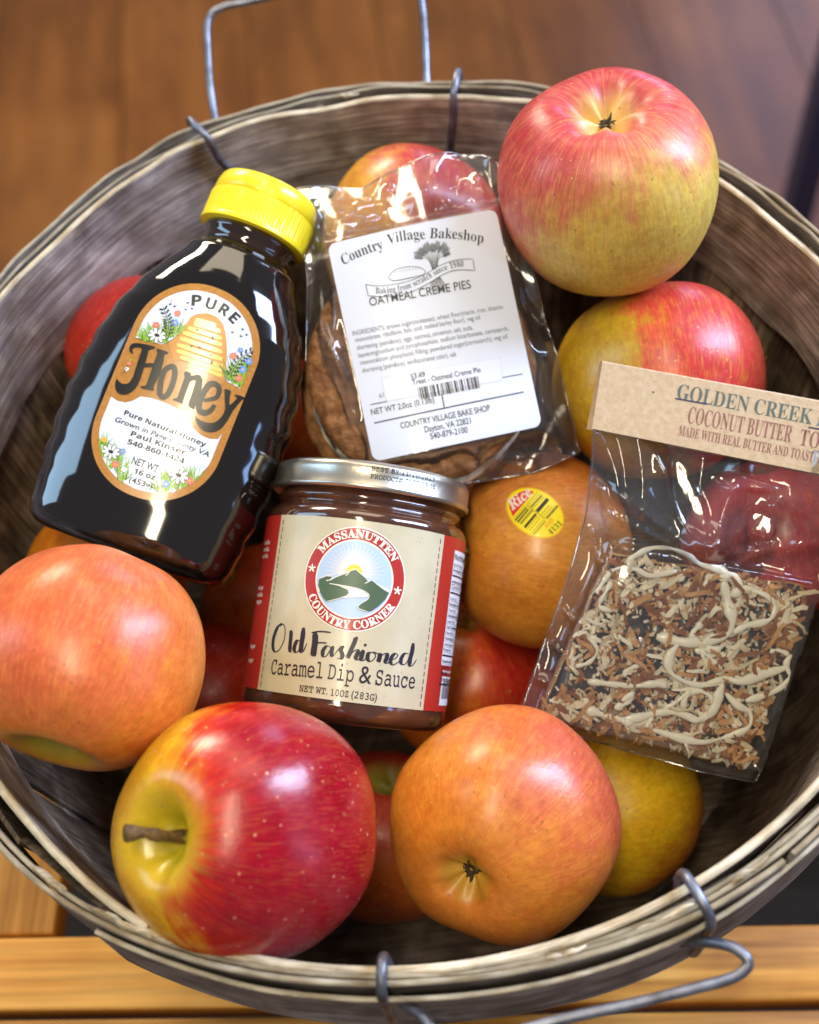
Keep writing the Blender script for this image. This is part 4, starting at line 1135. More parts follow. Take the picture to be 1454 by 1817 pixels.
pr.text('8 50780 00412', 'mono', .0011, (.0492, bot_l + .0028), 6, 3, width=.0115) if False else None
pr.text('Refrigerate after opening', 'bold', .0011, (.0425, bot_l + .0138), 2, 2, align='l')
for v, n_ in ((top_l - .0105, 3), (top_l - .013, 3), (top_l - .0155, 3), (top_l - .027, 4), (top_l - .0295, 3), (top_l - .032, 2), (bot_l + .014, 2), (bot_l + .009, 2)):
    pr.text('butter cream sugar vanilla'.split()[n_ % 4], 'bold', .0015, (-.0412, v), 2, 2, align='r', rot=0)
pr.build('label', lambda u, v, h: Vector(((RJ + h + 8e-5) * math.sin(u / RJ), v, (RJ + h + 8e-5) * math.cos(u / RJ))), JM, jar, cutu=.0016, label='cream label with red side bands and a round mountain and river emblem')

# ------------------------------------------------------------------ clear film
def film_mat(name, tint=(0.99, 0.99, 0.99, 1), base=0.055, gain=0.9):
    m, N, L, P = new_mat(name); N.remove(P); out = N['Material Output']
    t = N.new('ShaderNodeBsdfTransparent'); t.inputs[0].default_value = tint
    g = N.new('ShaderNodeBsdfGlossy'); g.inputs['Roughness'].default_value = 0.085
    lw = N.new('ShaderNodeFresnel'); lw.inputs['IOR'].default_value = 1.5
    r = N.new('ShaderNodeMapRange'); r.inputs[1].default_value = 0.0; r.inputs[2].default_value = 1.0; r.inputs[3].default_value = base; r.inputs[4].default_value = gain
    tc = N.new('ShaderNodeTexCoord'); nz = N.new('ShaderNodeTexNoise'); nz.inputs['Scale'].default_value = 55; nz.inputs['Detail'].default_value = 3; nz.inputs['Distortion'].default_value = .6
    L.new(tc.outputs['Object'], nz.inputs['Vector'])
    b = N.new('ShaderNodeBump'); b.inputs['Strength'].default_value = 0.08; b.inputs['Distance'].default_value = 0.003; L.new(nz.outputs[0], b.inputs['Height'])
    L.new(b.outputs[0], g.inputs['Normal']); L.new(b.outputs[0], lw.inputs['Normal'])
    L.new(lw.outputs[0], r.inputs[0])
    mx = N.new('ShaderNodeMixShader'); L.new(r.outputs[0], mx.inputs[0]); L.new(t.outputs[0], mx.inputs[1]); L.new(g.outputs[0], mx.inputs[2])
    df = N.new('ShaderNodeBsdfDiffuse'); df.inputs[0].default_value = (.9, .9, .92, 1)
    hz = N.new('ShaderNodeMixShader'); hz.inputs[0].default_value = 0.022; L.new(mx.outputs[0], hz.inputs[1]); L.new(df.outputs[0], hz.inputs[2])
    L.new(hz.outputs[0], out.inputs['Surface'])
    return m
M_film = film_mat('clear_film')
M_seam = plain('film_edge', cl(220, 220, 220), .2, spec=.6)

def coons(b, t, l, r, nu, nv):
    """b,t along u; l,r along v -> grid of (u, v)"""
    def samp(C, s):
        P = [Vector((p[0], p[1])) for p in C]; L_ = [0]
        for i in range(1, len(P)): L_.append(L_[-1] + (P[i] - P[i - 1]).length)
        x = s * L_[-1]
        for i in range(1, len(P)):
            if x <= L_[i] + 1e-12:
                return P[i - 1].lerp(P[i], (x - L_[i - 1]) / max(1e-9, L_[i] - L_[i - 1]))
        return P[-1]
    G = []
    B0, B1, T0, T1 = samp(b, 0), samp(b, 1), samp(t, 0), samp(t, 1)
    for j in range(nv + 1):
        v = j / nv; row = []
        for i in range(nu + 1):
            u = i / nu
            p = samp(b, u) * (1 - v) + samp(t, u) * v + samp(l, v) * (1 - u) + samp(r, v) * u - (B0 * (1 - u) * (1 - v) + B1 * u * (1 - v) + T0 * (1 - u) * v + T1 * u * v)
            row.append(p)
        G.append(row)
    return G

def crease_fn(creases):
    def f(p):
        z = 0
        for a, b, amp, wd in creases:
            a_, b_ = Vector(a), Vector(b); d = b_ - a_; L_ = d.length; d /= L_
            s = (p - a_).dot(d); t = abs((p - a_).cross(d) if False else (p - a_).x * d.y - (p - a_).y * d.x)
            if t > wd * 3.5: continue
            fall = max(0, min(1, s / L_ * 6 + .2)) * max(0, min(1, (L_ - s) / L_ * 4 + .0))
            z += amp * math.exp(-abs(t / wd) ** 1.3) * fall
        return z
    return f

def crumple(seed, freqs, amp):
    """facets with sharp folds: summed triangle waves in random directions, gently warped"""
    r_ = random.Random(seed); W = []
    for f_ in freqs:
        a = r_.uniform(0, math.pi); W.append((math.cos(a) * f_, math.sin(a) * f_, r_.random(), amp / f_ ** .8))
    def fn(p):
        wx = noise.noise(Vector((p.x * 22 + seed, p.y * 22, 0))) * .45; z = 0
        for a, b, ph, am in W:
            t = (p.x * a + p.y * b + ph + wx) % 1.0; z += am * (abs(t - .5) * 2 - .5)
        return z
    return fn

M_edgef = film_mat('film_edge_fold', (0.9, 0.9, 0.9, 1), 0.30, 1.0)
def film_rim(G, hf, parent):
    P = [Vector((p.x, p.y, hf(p))) for p in (G[0] + [r[-1] for r in G[1:]] + G[-1][-2::-1] + [r[0] for r in G[-2:0:-1]])]
    P.append(P[0].copy()); V, Fc = tube(P, .00032, 6, False)
    obj('film_seam', V, Fc, M_edgef, parent)

def film_sheet(G, hf, name, parent, mat=M_film):
    V = []; Fc = []; nv = len(G); nu = len(G[0])
    for row in G:
        for p in row: V.append(Vector((p.x, p.y, hf(p))))
    for j in range(nv - 1):
        for i in range(nu - 1): Fc.append((j * nu + i, j * nu + i + 1, (j + 1) * nu + i + 1, (j + 1) * nu + i))
    return obj(name, V, Fc, mat, parent)

# ------------------------------------------------------------------ oatmeal pie in its bag
PF = Frame(772, 592, 0.466, rot=12)
pt = PF.crop(520, 240, 2.908); kp = 1 / 2.908 / F_PX * PF.d
cc = PF.uv(748, 648); rc = 205 / F_PX * (PF.d + .015)
pie = thing('oatmeal_creme_pie', 'dark brown oatmeal creme pie inside the bag with the white label', 'cookie', PF.m @ Matrix.Translation((cc[0], cc[1], -0.018)))
M_cook = plain('oatmeal_cookie', cl(164, 116, 76), .8, bump=(420, 1.0), vary=(190, cl(112, 72, 44)), spec=.25)
M_cream = plain('creme_filling', cl(232, 220, 196), .6, bump=(200, .3))
def cookie(z0, th, seed, rad):
    V = []; Fc = []; nr, na = 46, 220
    for s_ in (1, -1):
        for i in range(nr + 1):
            t = i / nr
            for k in range(na):
                a = 2 * math.pi * k / na; d = Vector((math.cos(a), math.sin(a), 0))
                edge = rad * (1 + .022 * noise.noise(d * 2 + Vector((seed, 0, 0))) + .014 * noise.noise(d * 7 + Vector((seed, 3, 0))))
                r = edge * math.sin(t * math.pi / 2) if False else edge * (1 - (1 - t) ** 1.35)
                h = th / 2 * (max(0, 1 - t ** 5.0)) ** .55
                p = d * r
                q = p * 130 + Vector((seed * 5, 0, s_ * 3))
                cr = -0.0009 * max(0, .25 - abs(noise.noise(q * .8))) * 4 * (1 - t ** 6)
                h2 = h + (.0010 * noise.noise(q * 1.6) + .0006 * noise.noise(q * 4) + cr) * (1 if t < .97 else .3)
                V.append(Vector((p.x, p.y, z0 + s_ * h2)))
    n1 = (nr + 1) * na
    for s_ in (0, 1):
        for i in range(nr):
            for k in range(na):
                q0, q1, q2, q3 = s_ * n1 + i * na + k, s_ * n1 + (i + 1) * na + k, s_ * n1 + (i + 1) * na + (k + 1) % na, s_ * n1 + i * na + (k + 1) % na
                Fc.append((q0, q1, q2, q3) if s_ == 0 else (q0, q3, q2, q1))
    for k in range(na):
        a, b = nr * na + k, nr * na + (k + 1) % na; Fc.append((a, n1 + a, n1 + b, b))
    return V, Fc
V, Fc = cookie(.006, .013, 1.0, rc * .985); obj('cookie', V, Fc, M_cook, pie)
V, Fc = cookie(-.0095, .013, 5.0, rc * 1.0); obj('cookie', [v + Vector((-.004, -.006, 0)) for v in V], Fc, M_cook, pie)
V, Fc = cookie(-.0018, .007, 9.0, rc * .965); obj('creme_filling', [v + Vector((-.001, -.004, 0)) for v in V], Fc, M_cream, pie)

pbag = thing('cookie_bag', 'clear crinkled cookie bag with a white bakeshop label, between bottle and top apple', 'bag', PF.m)
U = lambda L: [PF.uvw(*p, -.017) for p in L]
left = U([(648, 838), (600, 805), (560, 740), (545, 640), (545, 500), (535, 400), (528, 332)])
right = U([(950, 838), (1032, 802), (1005, 700), (965, 540), (915, 390), (882, 285)])
top = U([(528, 332), (580, 326), (640, 330), (690, 302), (740, 280), (800, 266), (850, 270), (882, 285)])
bottom = U([(648, 838), (720, 858), (800, 862), (880, 850), (950, 838)])
cv = Vector(cc)
PC = [(PF.uv(575, 425), PF.uv(540, 335), .004, .0022), (PF.uv(600, 480), PF.uv(545, 420), .003, .002), (PF.uv(585, 430), PF.uv(640, 330), .003, .003), (PF.uv(690, 300), PF.uv(710, 395), .0022, .002), (PF.uv(880, 365), PF.uv(845, 280), .003, .002), (PF.uv(800, 375), PF.uv(770, 280), .0015, .0015),
      (PF.uv(900, 420), PF.uv(960, 560), .0035, .003), (PF.uv(940, 520), PF.uv(990, 660), .004, .003), (PF.uv(958, 700), PF.uv(1025, 795), .004, .003), (PF.uv(930, 770), PF.uv(960, 835), .004, .002), (PF.uv(790, 770), PF.uv(860, 812), .003, .0012), (PF.uv(860, 812), PF.uv(960, 825), .003, .0015),
      (PF.uv(560, 560), PF.uv(640, 720), .0025, .0018), (PF.uv(590, 660), PF.uv(640, 810), .0025, .0015), (PF.uv(545, 650), PF.uv(600, 800), .003, .0015), (PF.uv(560, 470), PF.uv(570, 620), .003, .002), (PF.uv(545, 360), PF.uv(575, 470), .004, .0025), (PF.uv(600, 345), PF.uv(580, 420), .003, .0014),
      (PF.uv(620, 350), PF.uv(860, 300), .0016, .002), (PF.uv(560, 345), PF.uv(640, 380), .002, .0016), (PF.uv(600, 400), PF.uv(700, 350), .002, .0014), (PF.uv(820, 300), PF.uv(880, 340), .0025, .0015)]
pcf = crease_fn(PC); pcr = crumple(4, (15, 19, 27, 38, 55), .060)
def lab_in(p):     # how far inside the label's rectangle
    du = .0325 - abs(p.x); dv = .0418 - abs(p.y); return min(du, dv)
def pie_h(p):
    r = (p - cv).length / rc
    base_ = -0.020 + 0.0165 * (1 / (1 + math.exp((r - 1.0) * 9)))
    t = max(0, min(1, lab_in(p) / .006 + 1))
    flat = -0.0026 - 0.0000 + p.x * p.x * -2.2
    wr = pcf(p) + pcr(p) + .0012 * noise.noise(Vector((p.x * 60, p.y * 45, 2)))
    h = base_ + wr * 1.0
    t = t * t * (3 - 2 * t)
    return h * (1 - t) + flat * t if flat > h or t > .9 else h * (1 - t) + flat * t
G = coons(bottom, top, left, right, 130, 150)
film_sheet(G, pie_h, 'front_film', pbag); film_rim(G, pie_h, pbag)
G2 = coons(bottom, top, left, right, 40, 40)
def pie_back(p):
    r = (p - cv).length / rc
    return -0.021 - 0.018 * (1 / (1 + math.exp((r - .98) * 12))) + .001 * noise.noise(Vector((p.x * 60, p.y * 60, 9)))
film_sheet(G2, pie_back, 'back_film', pbag)
# label
M_pw = plain('white_label_paper', cl(222, 226, 238), .42, coat=.1); M_pk = plain('grey_print', cl(44, 48, 58), .5); M_pl = plain('pale_print', cl(96, 102, 118), .5)
M_pw2 = plain('price_sticker_white', cl(226, 229, 242), .38); M_pb = plain('barcode_black', cl(34, 34, 40), .5); M_pe = plain('price_sticker_edge', cl(205, 208, 220), .5)
pr = Print()
pr.poly([(p[0], p[1]) for p in stadium(.0640, .0825, .0032, (0, 0), 8)], 0, 0)
arcs = [(255, 655), (360, 612), (500, 552), (640, 525), (740, 520), (860, 528), (985, 555)]
def bz(pts): return [pt(*p) for p in pts]
for ch, wd_, a, b in (('Country', 0, (258, 662), (470, 580)), ('Village', 0, (490, 562), (685, 532)), ('Bakeshop', 0, (706, 528), (985, 548))):
    L_ = Vector(pt(*b)) - Vector(pt(*a)); n_ = 0.0007 if ch == 'Village' else .0006
    hl = L_.length / 2
    pr.line_text(ch, 'serif', pt(*a), pt(*b), 56 * kp, 1, 2, offset=-.004, bend=lambda x, hl=hl, n_=n_: n_ * (1 - ((x - hl) / hl) ** 2))
# wheat sheaf
rn = random.Random(11)
kn = Vector(pt(735, 690)); upv = (Vector(pt(715, 560)) - kn).normalized(); sdv = Vector((upv.y, -upv.x))
for i in range(22):
    a = R(-52 + 104 * i / 21); L_ = kp * (128 + 24 * math.cos(a * 1.5) + rn.uniform(-16, 10))
    d = upv * math.cos(a) + sdv * math.sin(a); e_ = kn + d * L_
    md = kn + upv * L_ * .45 + sdv * math.sin(a) * L_ * .30
    pr.stroke([kn + sdv * math.sin(a) * 18 * kp, md, e_], 1.3 * kp, 1, 2, n=5)
    dd = (e_ - md).normalized(); nn = Vector((-dd.y, dd.x))
    for j in range(5):
        b0 = md + (e_ - md) * (.35 + .65 * j / 6)
        for s_ in (-1, 1): pr.stroke([b0, b0 + dd * 13 * kp + nn * s_ * 6 * kp], 2.0 * kp, 1, 2, smooth=False)
for i in range(15):
    a = R(-26 + 52 * i / 14); d = -upv * math.cos(a) + sdv * math.sin(a) * 1.0
    pr.stroke([kn + sdv * math.sin(a) * 30 * kp - upv * 30 * kp, kn + d * (118 + rn.uniform(-8, 8)) * kp], 2.2 * kp, 1, 2, smooth=False)
# ribbon
rib_t = [(375, 763), (430, 772), (520, 765), (600, 748), (680, 715), (760, 668), (840, 640), (930, 632)]
rib_b = [(940, 692), (850, 690), (780, 712), (700, 760), (620, 800), (540, 822), (460, 828), (388, 822)]
rt = [(p.x, p.y) for p in catmull([(*pt(*p), 0) for p in rib_t], 5)]; rb = [(p.x, p.y) for p in catmull([(*pt(*p), 0) for p in rib_b], 5)]
pr.poly(rt + rb, 0, 3); pr.stroke(rt + rb, 3.4 * kp, 1, 4, smooth=False, closed=True)
mids = [(425, 812), (480, 810), (540, 802), (600, 786), (660, 760), (720, 728), (780, 696), (840, 678), (884, 672)]
s_txt = 'Baking from scratch since 1980'
mp_ = catmull([(*pt(*p), 0) for p in mids], 8); Ls = [0]
for i in range(1, len(mp_)): Ls.append(Ls[-1] + (mp_[i] - mp_[i - 1]).length)
def along(s):
    s = max(0, min(Ls[-1], s))
    for i in range(1, len(Ls)):
        if s <= Ls[i]: 
            d = (mp_[i] - mp_[i - 1]); return mp_[i - 1] + d * ((s - Ls[i - 1]) / (Ls[i] - Ls[i - 1])), math.atan2(d.y, d.x)
    return mp_[-1], 0
wts = {' ': .55, 'i': .62, 'f': .7, 'r': .8, 't': .7, 's': .8, 'c': .85, 'm': 1.55, '1': .95, 'B': 1.25}
tot = sum(wts.get(c, 1) for c in s_txt); x = 0
for c in s_txt:
    wv = wts.get(c, 1) / tot * Ls[-1]
    if c != ' ':
        p_, a_ = along(x + wv / 2); pr.text(c, 'serif', 33 * kp, (p_.x, p_.y), 1, 4, rot=a_, offset=-.002, width=wv * .88)
    x += wv
# loaf
lf = [(497, 735), (505, 708), (540, 685), (600, 674), (655, 678), (683, 698), (668, 716), (600, 732), (530, 745)]
pr.poly([(p.x, p.y) for p in catmull([(*pt(*p), 0) for p in lf], 6, True)], 0, 4); pr.stroke([pt(*p) for p in lf], 3.2 * kp, 1, 5, closed=True)
for i in range(9): pr.stroke([pt(520 + i * 16, 708 - i * 3.2 - 8), pt(526 + i * 16, 708 - i * 2.2 - 22 + 10 + 8)], 2.4 * kp, 1, 5, smooth=False)
pr.line_text('OATMEAL CREME PIES', 'sans', pt(397, 876), pt(922, 783), 44 * kp, 1, 5, offset=.004)
ing = [('INGREDIENTS: brown sugar(molasses), wheat flour(niacin, iron, thiamin', (308, 1028), (1088, 888)), ('mononitrate, riboflavin, folic acid, malted barley flour), veg oil', (322, 1062), (968, 945)), ('shortening (palm&soy), eggs, oatmeal, cinnamon, salt, soda,', (330, 1102), (932, 998)),
       ('leavening(sodium acid pyrophosphate, sodium bicarbonate, cornstarch,', (338, 1142), (1118, 1000)), ('monocalcium phosphate) Filling: powdered sugar(cornstarch), veg oil', (348, 1180), (1112, 1042)), ('shortening (palm&soy), vanilla(caramel color), salt', (358, 1220), (846, 1136))]
for s_, a, b in ing: pr.line_text(s_, 'sans', pt(*a), pt(*b), 25 * kp, 2, 2, offset=.002)
pr.poly([pt(*p) for p in ((455, 1248), (1075, 1140), (1085, 1262), (480, 1372))], 5, 2)
pr.poly([pt(*p) for p in ((459, 1251), (1072, 1143), (1081, 1259), (484, 1368))], 3, 3)
pr.line_text('$3.49', 'bold', pt(610, 1256), pt(684, 1242), 27 * kp, 1, 4)
pr.line_text('Treat - Oatmeal Creme Pie', 'sans', pt(618, 1286), pt(972, 1218), 27 * kp, 1, 4, offset=.014)
b0, b1 = Vector(pt(655, 1360)), Vector(pt(970, 1300)); bt0 = Vector(pt(643, 1300)) - b0
x = 0; bd_ = b1 - b0; BL = 1.0
while x < .99:
    w_ = rn.choice((.008, .012, .02, .03)); 
    p0, p1 = b0 + bd_ * x, b0 + bd_ * min(1, x + w_); pr.poly([p0, p1, p1 + bt0, p0 + bt0], 4, 4); x += w_ + rn.choice((.008, .012, .018, .03))
pr.line_text('NET WT 2.0oz (0.13lb)', 'sans', pt(405, 1440), pt(732, 1376), 31 * kp, 1, 2, offset=.01)
pr.line_text('61', 'sans', pt(447, 1352), pt(470, 1347), 24 * kp, 2, 2)
for a, b, wd_ in (((398, 1386), (486, 1370), 5), ((1085, 1246), (1190, 1226), 5), ((418, 1482), (1196, 1320), 7), ((768, 1330), (783, 1405), 6)): pr.stroke([pt(*a), pt(*b)], wd_ * kp, 1, 2, smooth=False)
pr.line_text('COUNTRY VILLAGE BAKE SHOP', 'sans', pt(558, 1512), pt(1022, 1418), 32 * kp, 1, 2, offset=.01)
pr.line_text('Dayton, VA 22821', 'sans', pt(682, 1532), pt(922, 1484), 32 * kp, 1, 2, offset=.01)
pr.line_text('540-879-2100', 'sans', pt(712, 1568), pt(905, 1532), 32 * kp, 1, 2, offset=.01)
pr.build('label', lambda u, v, h: Vector((u, v, -0.0018 - u * u * 2.2 + .0006 * noise.noise(Vector((u * 40, v * 40, 0))) + h)), [M_pw, M_pk, M_pl, M_pw2, M_pb, M_pe], pbag, cutu=.004, cutv=.006, label='white rectangular bakeshop label with a wheat sheaf and barcode')

# ------------------------------------------------------------------ coconut toffee in its bag
TF = Frame(1195, 1180, 0.450, rot=-12.5)
tu = lambda x, y: TF.uvw(x, y, -.008)
M_choc = plain('dark_chocolate', cl(34, 20, 15), .4, coat=.15, bump=(260, .5), spec=.4)
M_tof = plain('toffee', cl(176, 128, 70), .5, bump=(300, .9), vary=(260, cl(206, 170, 110)))
M_cw = plain('coconut_white', cl(246, 236, 212), .55); M_ct = plain('coconut_toasted', cl(204, 150, 94), .55); M_cb = plain('coconut_brown', cl(150, 92, 50), .55); M_cg = plain('coconut_cream', cl(222, 204, 170), .55)  # the last is a cream tone between white and toasted
M_driz = plain('white_drizzle', cl(250, 244, 224), .35, coat=.2)
slabo = thing('toffee_slab', 'square chocolate toffee slab covered in toasted coconut and white drizzle', 'toffee', TF.m)
SLc = [tu(1092, 985), tu(1438, 1045), tu(1338, 1352), tu(968, 1262)]     # TL TR BR BL of the top face
def slab_uv(a, b):     # a right, b down
    tl, tr_, br, bl_ = [Vector(p) for p in SLc]
    return (tl * (1 - a) + tr_ * a) * (1 - b) + (bl_ * (1 - a) + br * a) * b
ZT = -0.010
n = 60; V = []; Fc = []
for j in range(n + 1):
    for i in range(n + 1):
        a, b = i / n, j / n; p = slab_uv(a, b)
        e_ = min(a, b, 1 - a, 1 - b)
        w_ = Vector((noise.noise(Vector((b * 6, 1, 0))), noise.noise(Vector((a * 6, 4, 0))))) * .0012
        V.append(Vector((p.x + w_.x, p.y + w_.y, ZT - .0016 * max(0, 1 - e_ / .03) ** 2 + .0010 * noise.noise(Vector((a * 9, b * 9, 0))))))
for j in range(n):
    for i in range(n): q0 = j * (n + 1) + i; Fc.append((q0, q0 + n + 1, q0 + n + 2, q0 + 1))
# sides of the chocolate
rimi = [i for i in range(n + 1)] + [j * (n + 1) + n for j in range(1, n + 1)] + [n * (n + 1) + i for i in range(n - 1, -1, -1)] + [j * (n + 1) for j in range(n - 1, 0, -1)]
k0 = len(V)
for i in rimi: V.append(V[i] + Vector((0, 0, -.0042)))
m = len(rimi)
for i in range(m): Fc.append((rimi[i], rimi[(i + 1) % m], k0 + (i + 1) % m, k0 + i))
fix_normals(obj('chocolate_top', V, Fc, M_choc, slabo))
# toffee layer, sticking out a little at the bottom edge
V2 = []; F2 = []
ctr = slab_uv(.5, .5)
for lv, zz, gr in ((0, ZT - .0045, 1.006), (1, ZT - .0058, 1.02), (2, ZT - .0100, 1.02), (3, ZT - .0115, 1.0)):
    for i in rimi:
        p = V[i]; d = Vector((p.x - ctr.x, p.y - ctr.y)); nz_ = 1 + .012 * noise.noise(Vector((p.x * 300, p.y * 300, lv * 2)))
        ext = -.0032 if p.y < ctr.y and lv in (1, 2) and d.y < -.024 else 0
        V2.append(Vector((ctr.x + d.x * gr * nz_, ctr.y + d.y * gr * nz_ + ext, zz)))
for l in range(3):
    for i in range(m): F2.append((l * m + i, l * m + (i + 1) % m, (l + 1) * m + (i + 1) % m, (l + 1) * m + i))
F2.append(tuple(range(m))); F2.append(tuple(range(3 * m, 4 * m))[::-1])
fix_normals(obj('toffee_layer', V2, F2, M_tof, slabo))
# coconut shreds
rn = random.Random(21); V = []; Fc = []; mi = []
def flake(c, ang, tilt, ln, wd, cu, mat, th=.0004):
    d = Vector((math.cos(ang) * math.cos(tilt), math.sin(ang) * math.cos(tilt), math.sin(tilt))); s_ = Vector((-math.sin(ang), math.cos(ang), 0)); s_ = (s_ + Vector((0, 0, rn.uniform(-.7, .7)))).normalized(); nn = d.cross(s_).normalized()
    k0 = len(V); ns = 4
    for j in range(ns + 1):
        t = j / ns - .5; p = c + d * ln * t + nn * cu * (1 - 4 * t * t) + s_ * cu * .8 * math.sin(t * 4); ww = wd * (1 - .5 * abs(2 * t) ** 3) * rn.uniform(.8, 1.1)
        V.extend([p - s_ * ww / 2, p + s_ * ww / 2, p + s_ * ww / 2 - nn * th, p - s_ * ww / 2 - nn * th])
        if j:
            a = k0 + (j - 1) * 4; b = k0 + j * 4
            for q_ in range(4): Fc.append((a + q_, a + (q_ + 1) % 4, b + (q_ + 1) % 4, b + q_)); mi.append(mat)
    Fc.append((k0, k0 + 3, k0 + 2, k0 + 1)); mi.append(mat); e_ = k0 + ns * 4; Fc.append((e_, e_ + 1, e_ + 2, e_ + 3)); mi.append(mat)
cnt = 0
while cnt < 1350:
    a, b = rn.random(), rn.random()
    dens = noise.noise(Vector((a * 4.5, b * 4.5, 3)))
    if dens < -.22 and rn.random() < .75: continue
    p = slab_uv(a, b); big = rn.random() < .33
    tone = noise.noise(Vector((a * 5, b * 5, 8))) * .7 + rn.gauss(.16, .42)
    mat = 0 if tone < -.1 else (3 if tone < .08 else (1 if tone < .5 else 2))
    if rn.random() < .06:
        flake(Vector((p.x, p.y, ZT + .0022 + rn.random() * .0016)), rn.uniform(0, 6.28), rn.gauss(0, .25), rn.uniform(.0075, .0125), rn.uniform(.0010, .0019), rn.uniform(-.0012, .0022), mat); cnt += 1; continue
    zz = ZT + .0007 + rn.random() * (.0026 if big else .0018)
    flake(Vector((p.x, p.y, zz)), rn.uniform(0, 6.28), rn.gauss(0, .42), rn.uniform(.0038, .0078) if big else rn.uniform(.0014, .0036), rn.uniform(.0014, .0027) if big else rn.uniform(.0009, .0019), rn.uniform(-.0006, .0018), mat)
    cnt += 1
for i in range(900):    # small crumbs pressed into the chocolate
    p = slab_uv(rn.uniform(.01, .99), rn.uniform(.01, .99)); flake(Vector((p.x, p.y, ZT + .0006 + rn.random() * .0008)), rn.uniform(0, 6.28), rn.gauss(0, .35), rn.uniform(.0009, .0028), rn.uniform(.0006, .0013), rn.uniform(-.0004, .0006), rn.choice((0, 0, 1, 1, 2, 3)))
for i in range(170):     # crumbs along the near edge
    a = rn.random(); p = slab_uv(a, 1.0 + rn.uniform(-.02, .055)); flake(Vector((p.x, p.y, ZT - rn.uniform(.0, .009))), rn.uniform(0, 6.28), rn.gauss(0, .5), rn.uniform(.0015, .0045), rn.uniform(.0008, .0015), rn.uniform(-.0005, .0008), rn.choice((0, 0, 1, 1, 2, 3)))
obj('coconut_flakes', V, Fc, [M_cw, M_ct, M_cb, M_cg], slabo, smooth=False, mi=mi)['kind'] = 'stuff'
# drizzle traced from the enlarged view
dz = lambda x, y: tu(900 + x / 2.3303, 620 + y / 2.3303); V = []; Fc = []
def drip(pts, w0, z=.0044):
    P = catmull([Vector((*dz(*p), ZT + z + .0006 * rn.uniform(-1, 1))) for p in pts], 6)
    v, f = tube(P, lambda t: w0 * .66 / 2.3303 / F_PX * TF.d * (.8 + .35 * math.sin(t * 19 + w0) * .5 + .2 * math.cos(t * 7) + .55 * noise.noise(Vector((t * 9, w0, len(pts))))) * min(1, .45 + 6 * min(t, 1 - t)), 10)
    for i in range(len(v)):
        cen = P[i // 10]; v[i] = Vector((v[i].x, v[i].y, cen.z + (v[i].z - cen.z) * .45 - .0006))
    k0 = len(V); V.extend(v); Fc.extend([tuple(q_ + k0 for q_ in ff) for ff in f])
for pts, w0 in (([(490, 880), (530, 850), (600, 820), (680, 825), (740, 850), (790, 885), (850, 905), (930, 935)], 22), ([(370, 1010), (390, 970), (440, 910), (520, 905), (590, 935), (700, 915)], 20), ([(890, 960), (900, 1010), (915, 1070), (925, 1130), (905, 1180), (830, 1200), (740, 1210), (660, 1195), (615, 1185)], 40),
        ([(945, 985), (1010, 995), (1070, 1020), (1100, 1060), (1085, 1110), (1040, 1130), (985, 1140), (930, 1170)], 26), ([(870, 950), (930, 930), (960, 980), (920, 1020)], 30), ([(800, 1130), (760, 1180), (800, 1230), (880, 1240)], 26), ([(700, 1220), (665, 1270), (670, 1330), (730, 1370), (800, 1385), (900, 1360), (960, 1370), (1060, 1340), (1160, 1310)], 30),
        ([(1170, 1260), (1150, 1300), (1160, 1350), (1120, 1400), (1050, 1430), (980, 1450)], 22), ([(330, 1370), (420, 1380), (520, 1390), (600, 1380), (660, 1390)], 26), ([(280, 1310), (340, 1290), (370, 1240), (340, 1190), (390, 1210)], 16), ([(310, 1480), (400, 1510), (470, 1530), (520, 1545)], 30), ([(480, 1530), (540, 1520), (620, 1500), (700, 1500), (800, 1530), (850, 1480), (870, 1420), (890, 1380)], 32),
        ([(720, 1480), (740, 1430), (790, 1410), (840, 1440), (830, 1500), (770, 1530), (720, 1500)], 20), ([(900, 1420), (950, 1470), (1000, 1500), (990, 1560), (900, 1600), (800, 1620), (700, 1600), (600, 1570)], 24), ([(760, 1400), (700, 1450), (640, 1490)], 18), ([(470, 1450), (520, 1420), (490, 1460), (440, 1480)], 22), ([(590, 1460), (600, 1510), (570, 1560)], 16),
        ([(1080, 1250), (1110, 1240), (1160, 1260)], 16), ([(430, 960), (400, 1010), (380, 1060), (430, 1080)], 18), ([(560, 1300), (500, 1320), (480, 1350)], 20), ([(860, 1300), (820, 1260), (770, 1240)], 18)):
    drip(pts, w0)
obj('white_drizzle', V, Fc, M_driz, slabo)

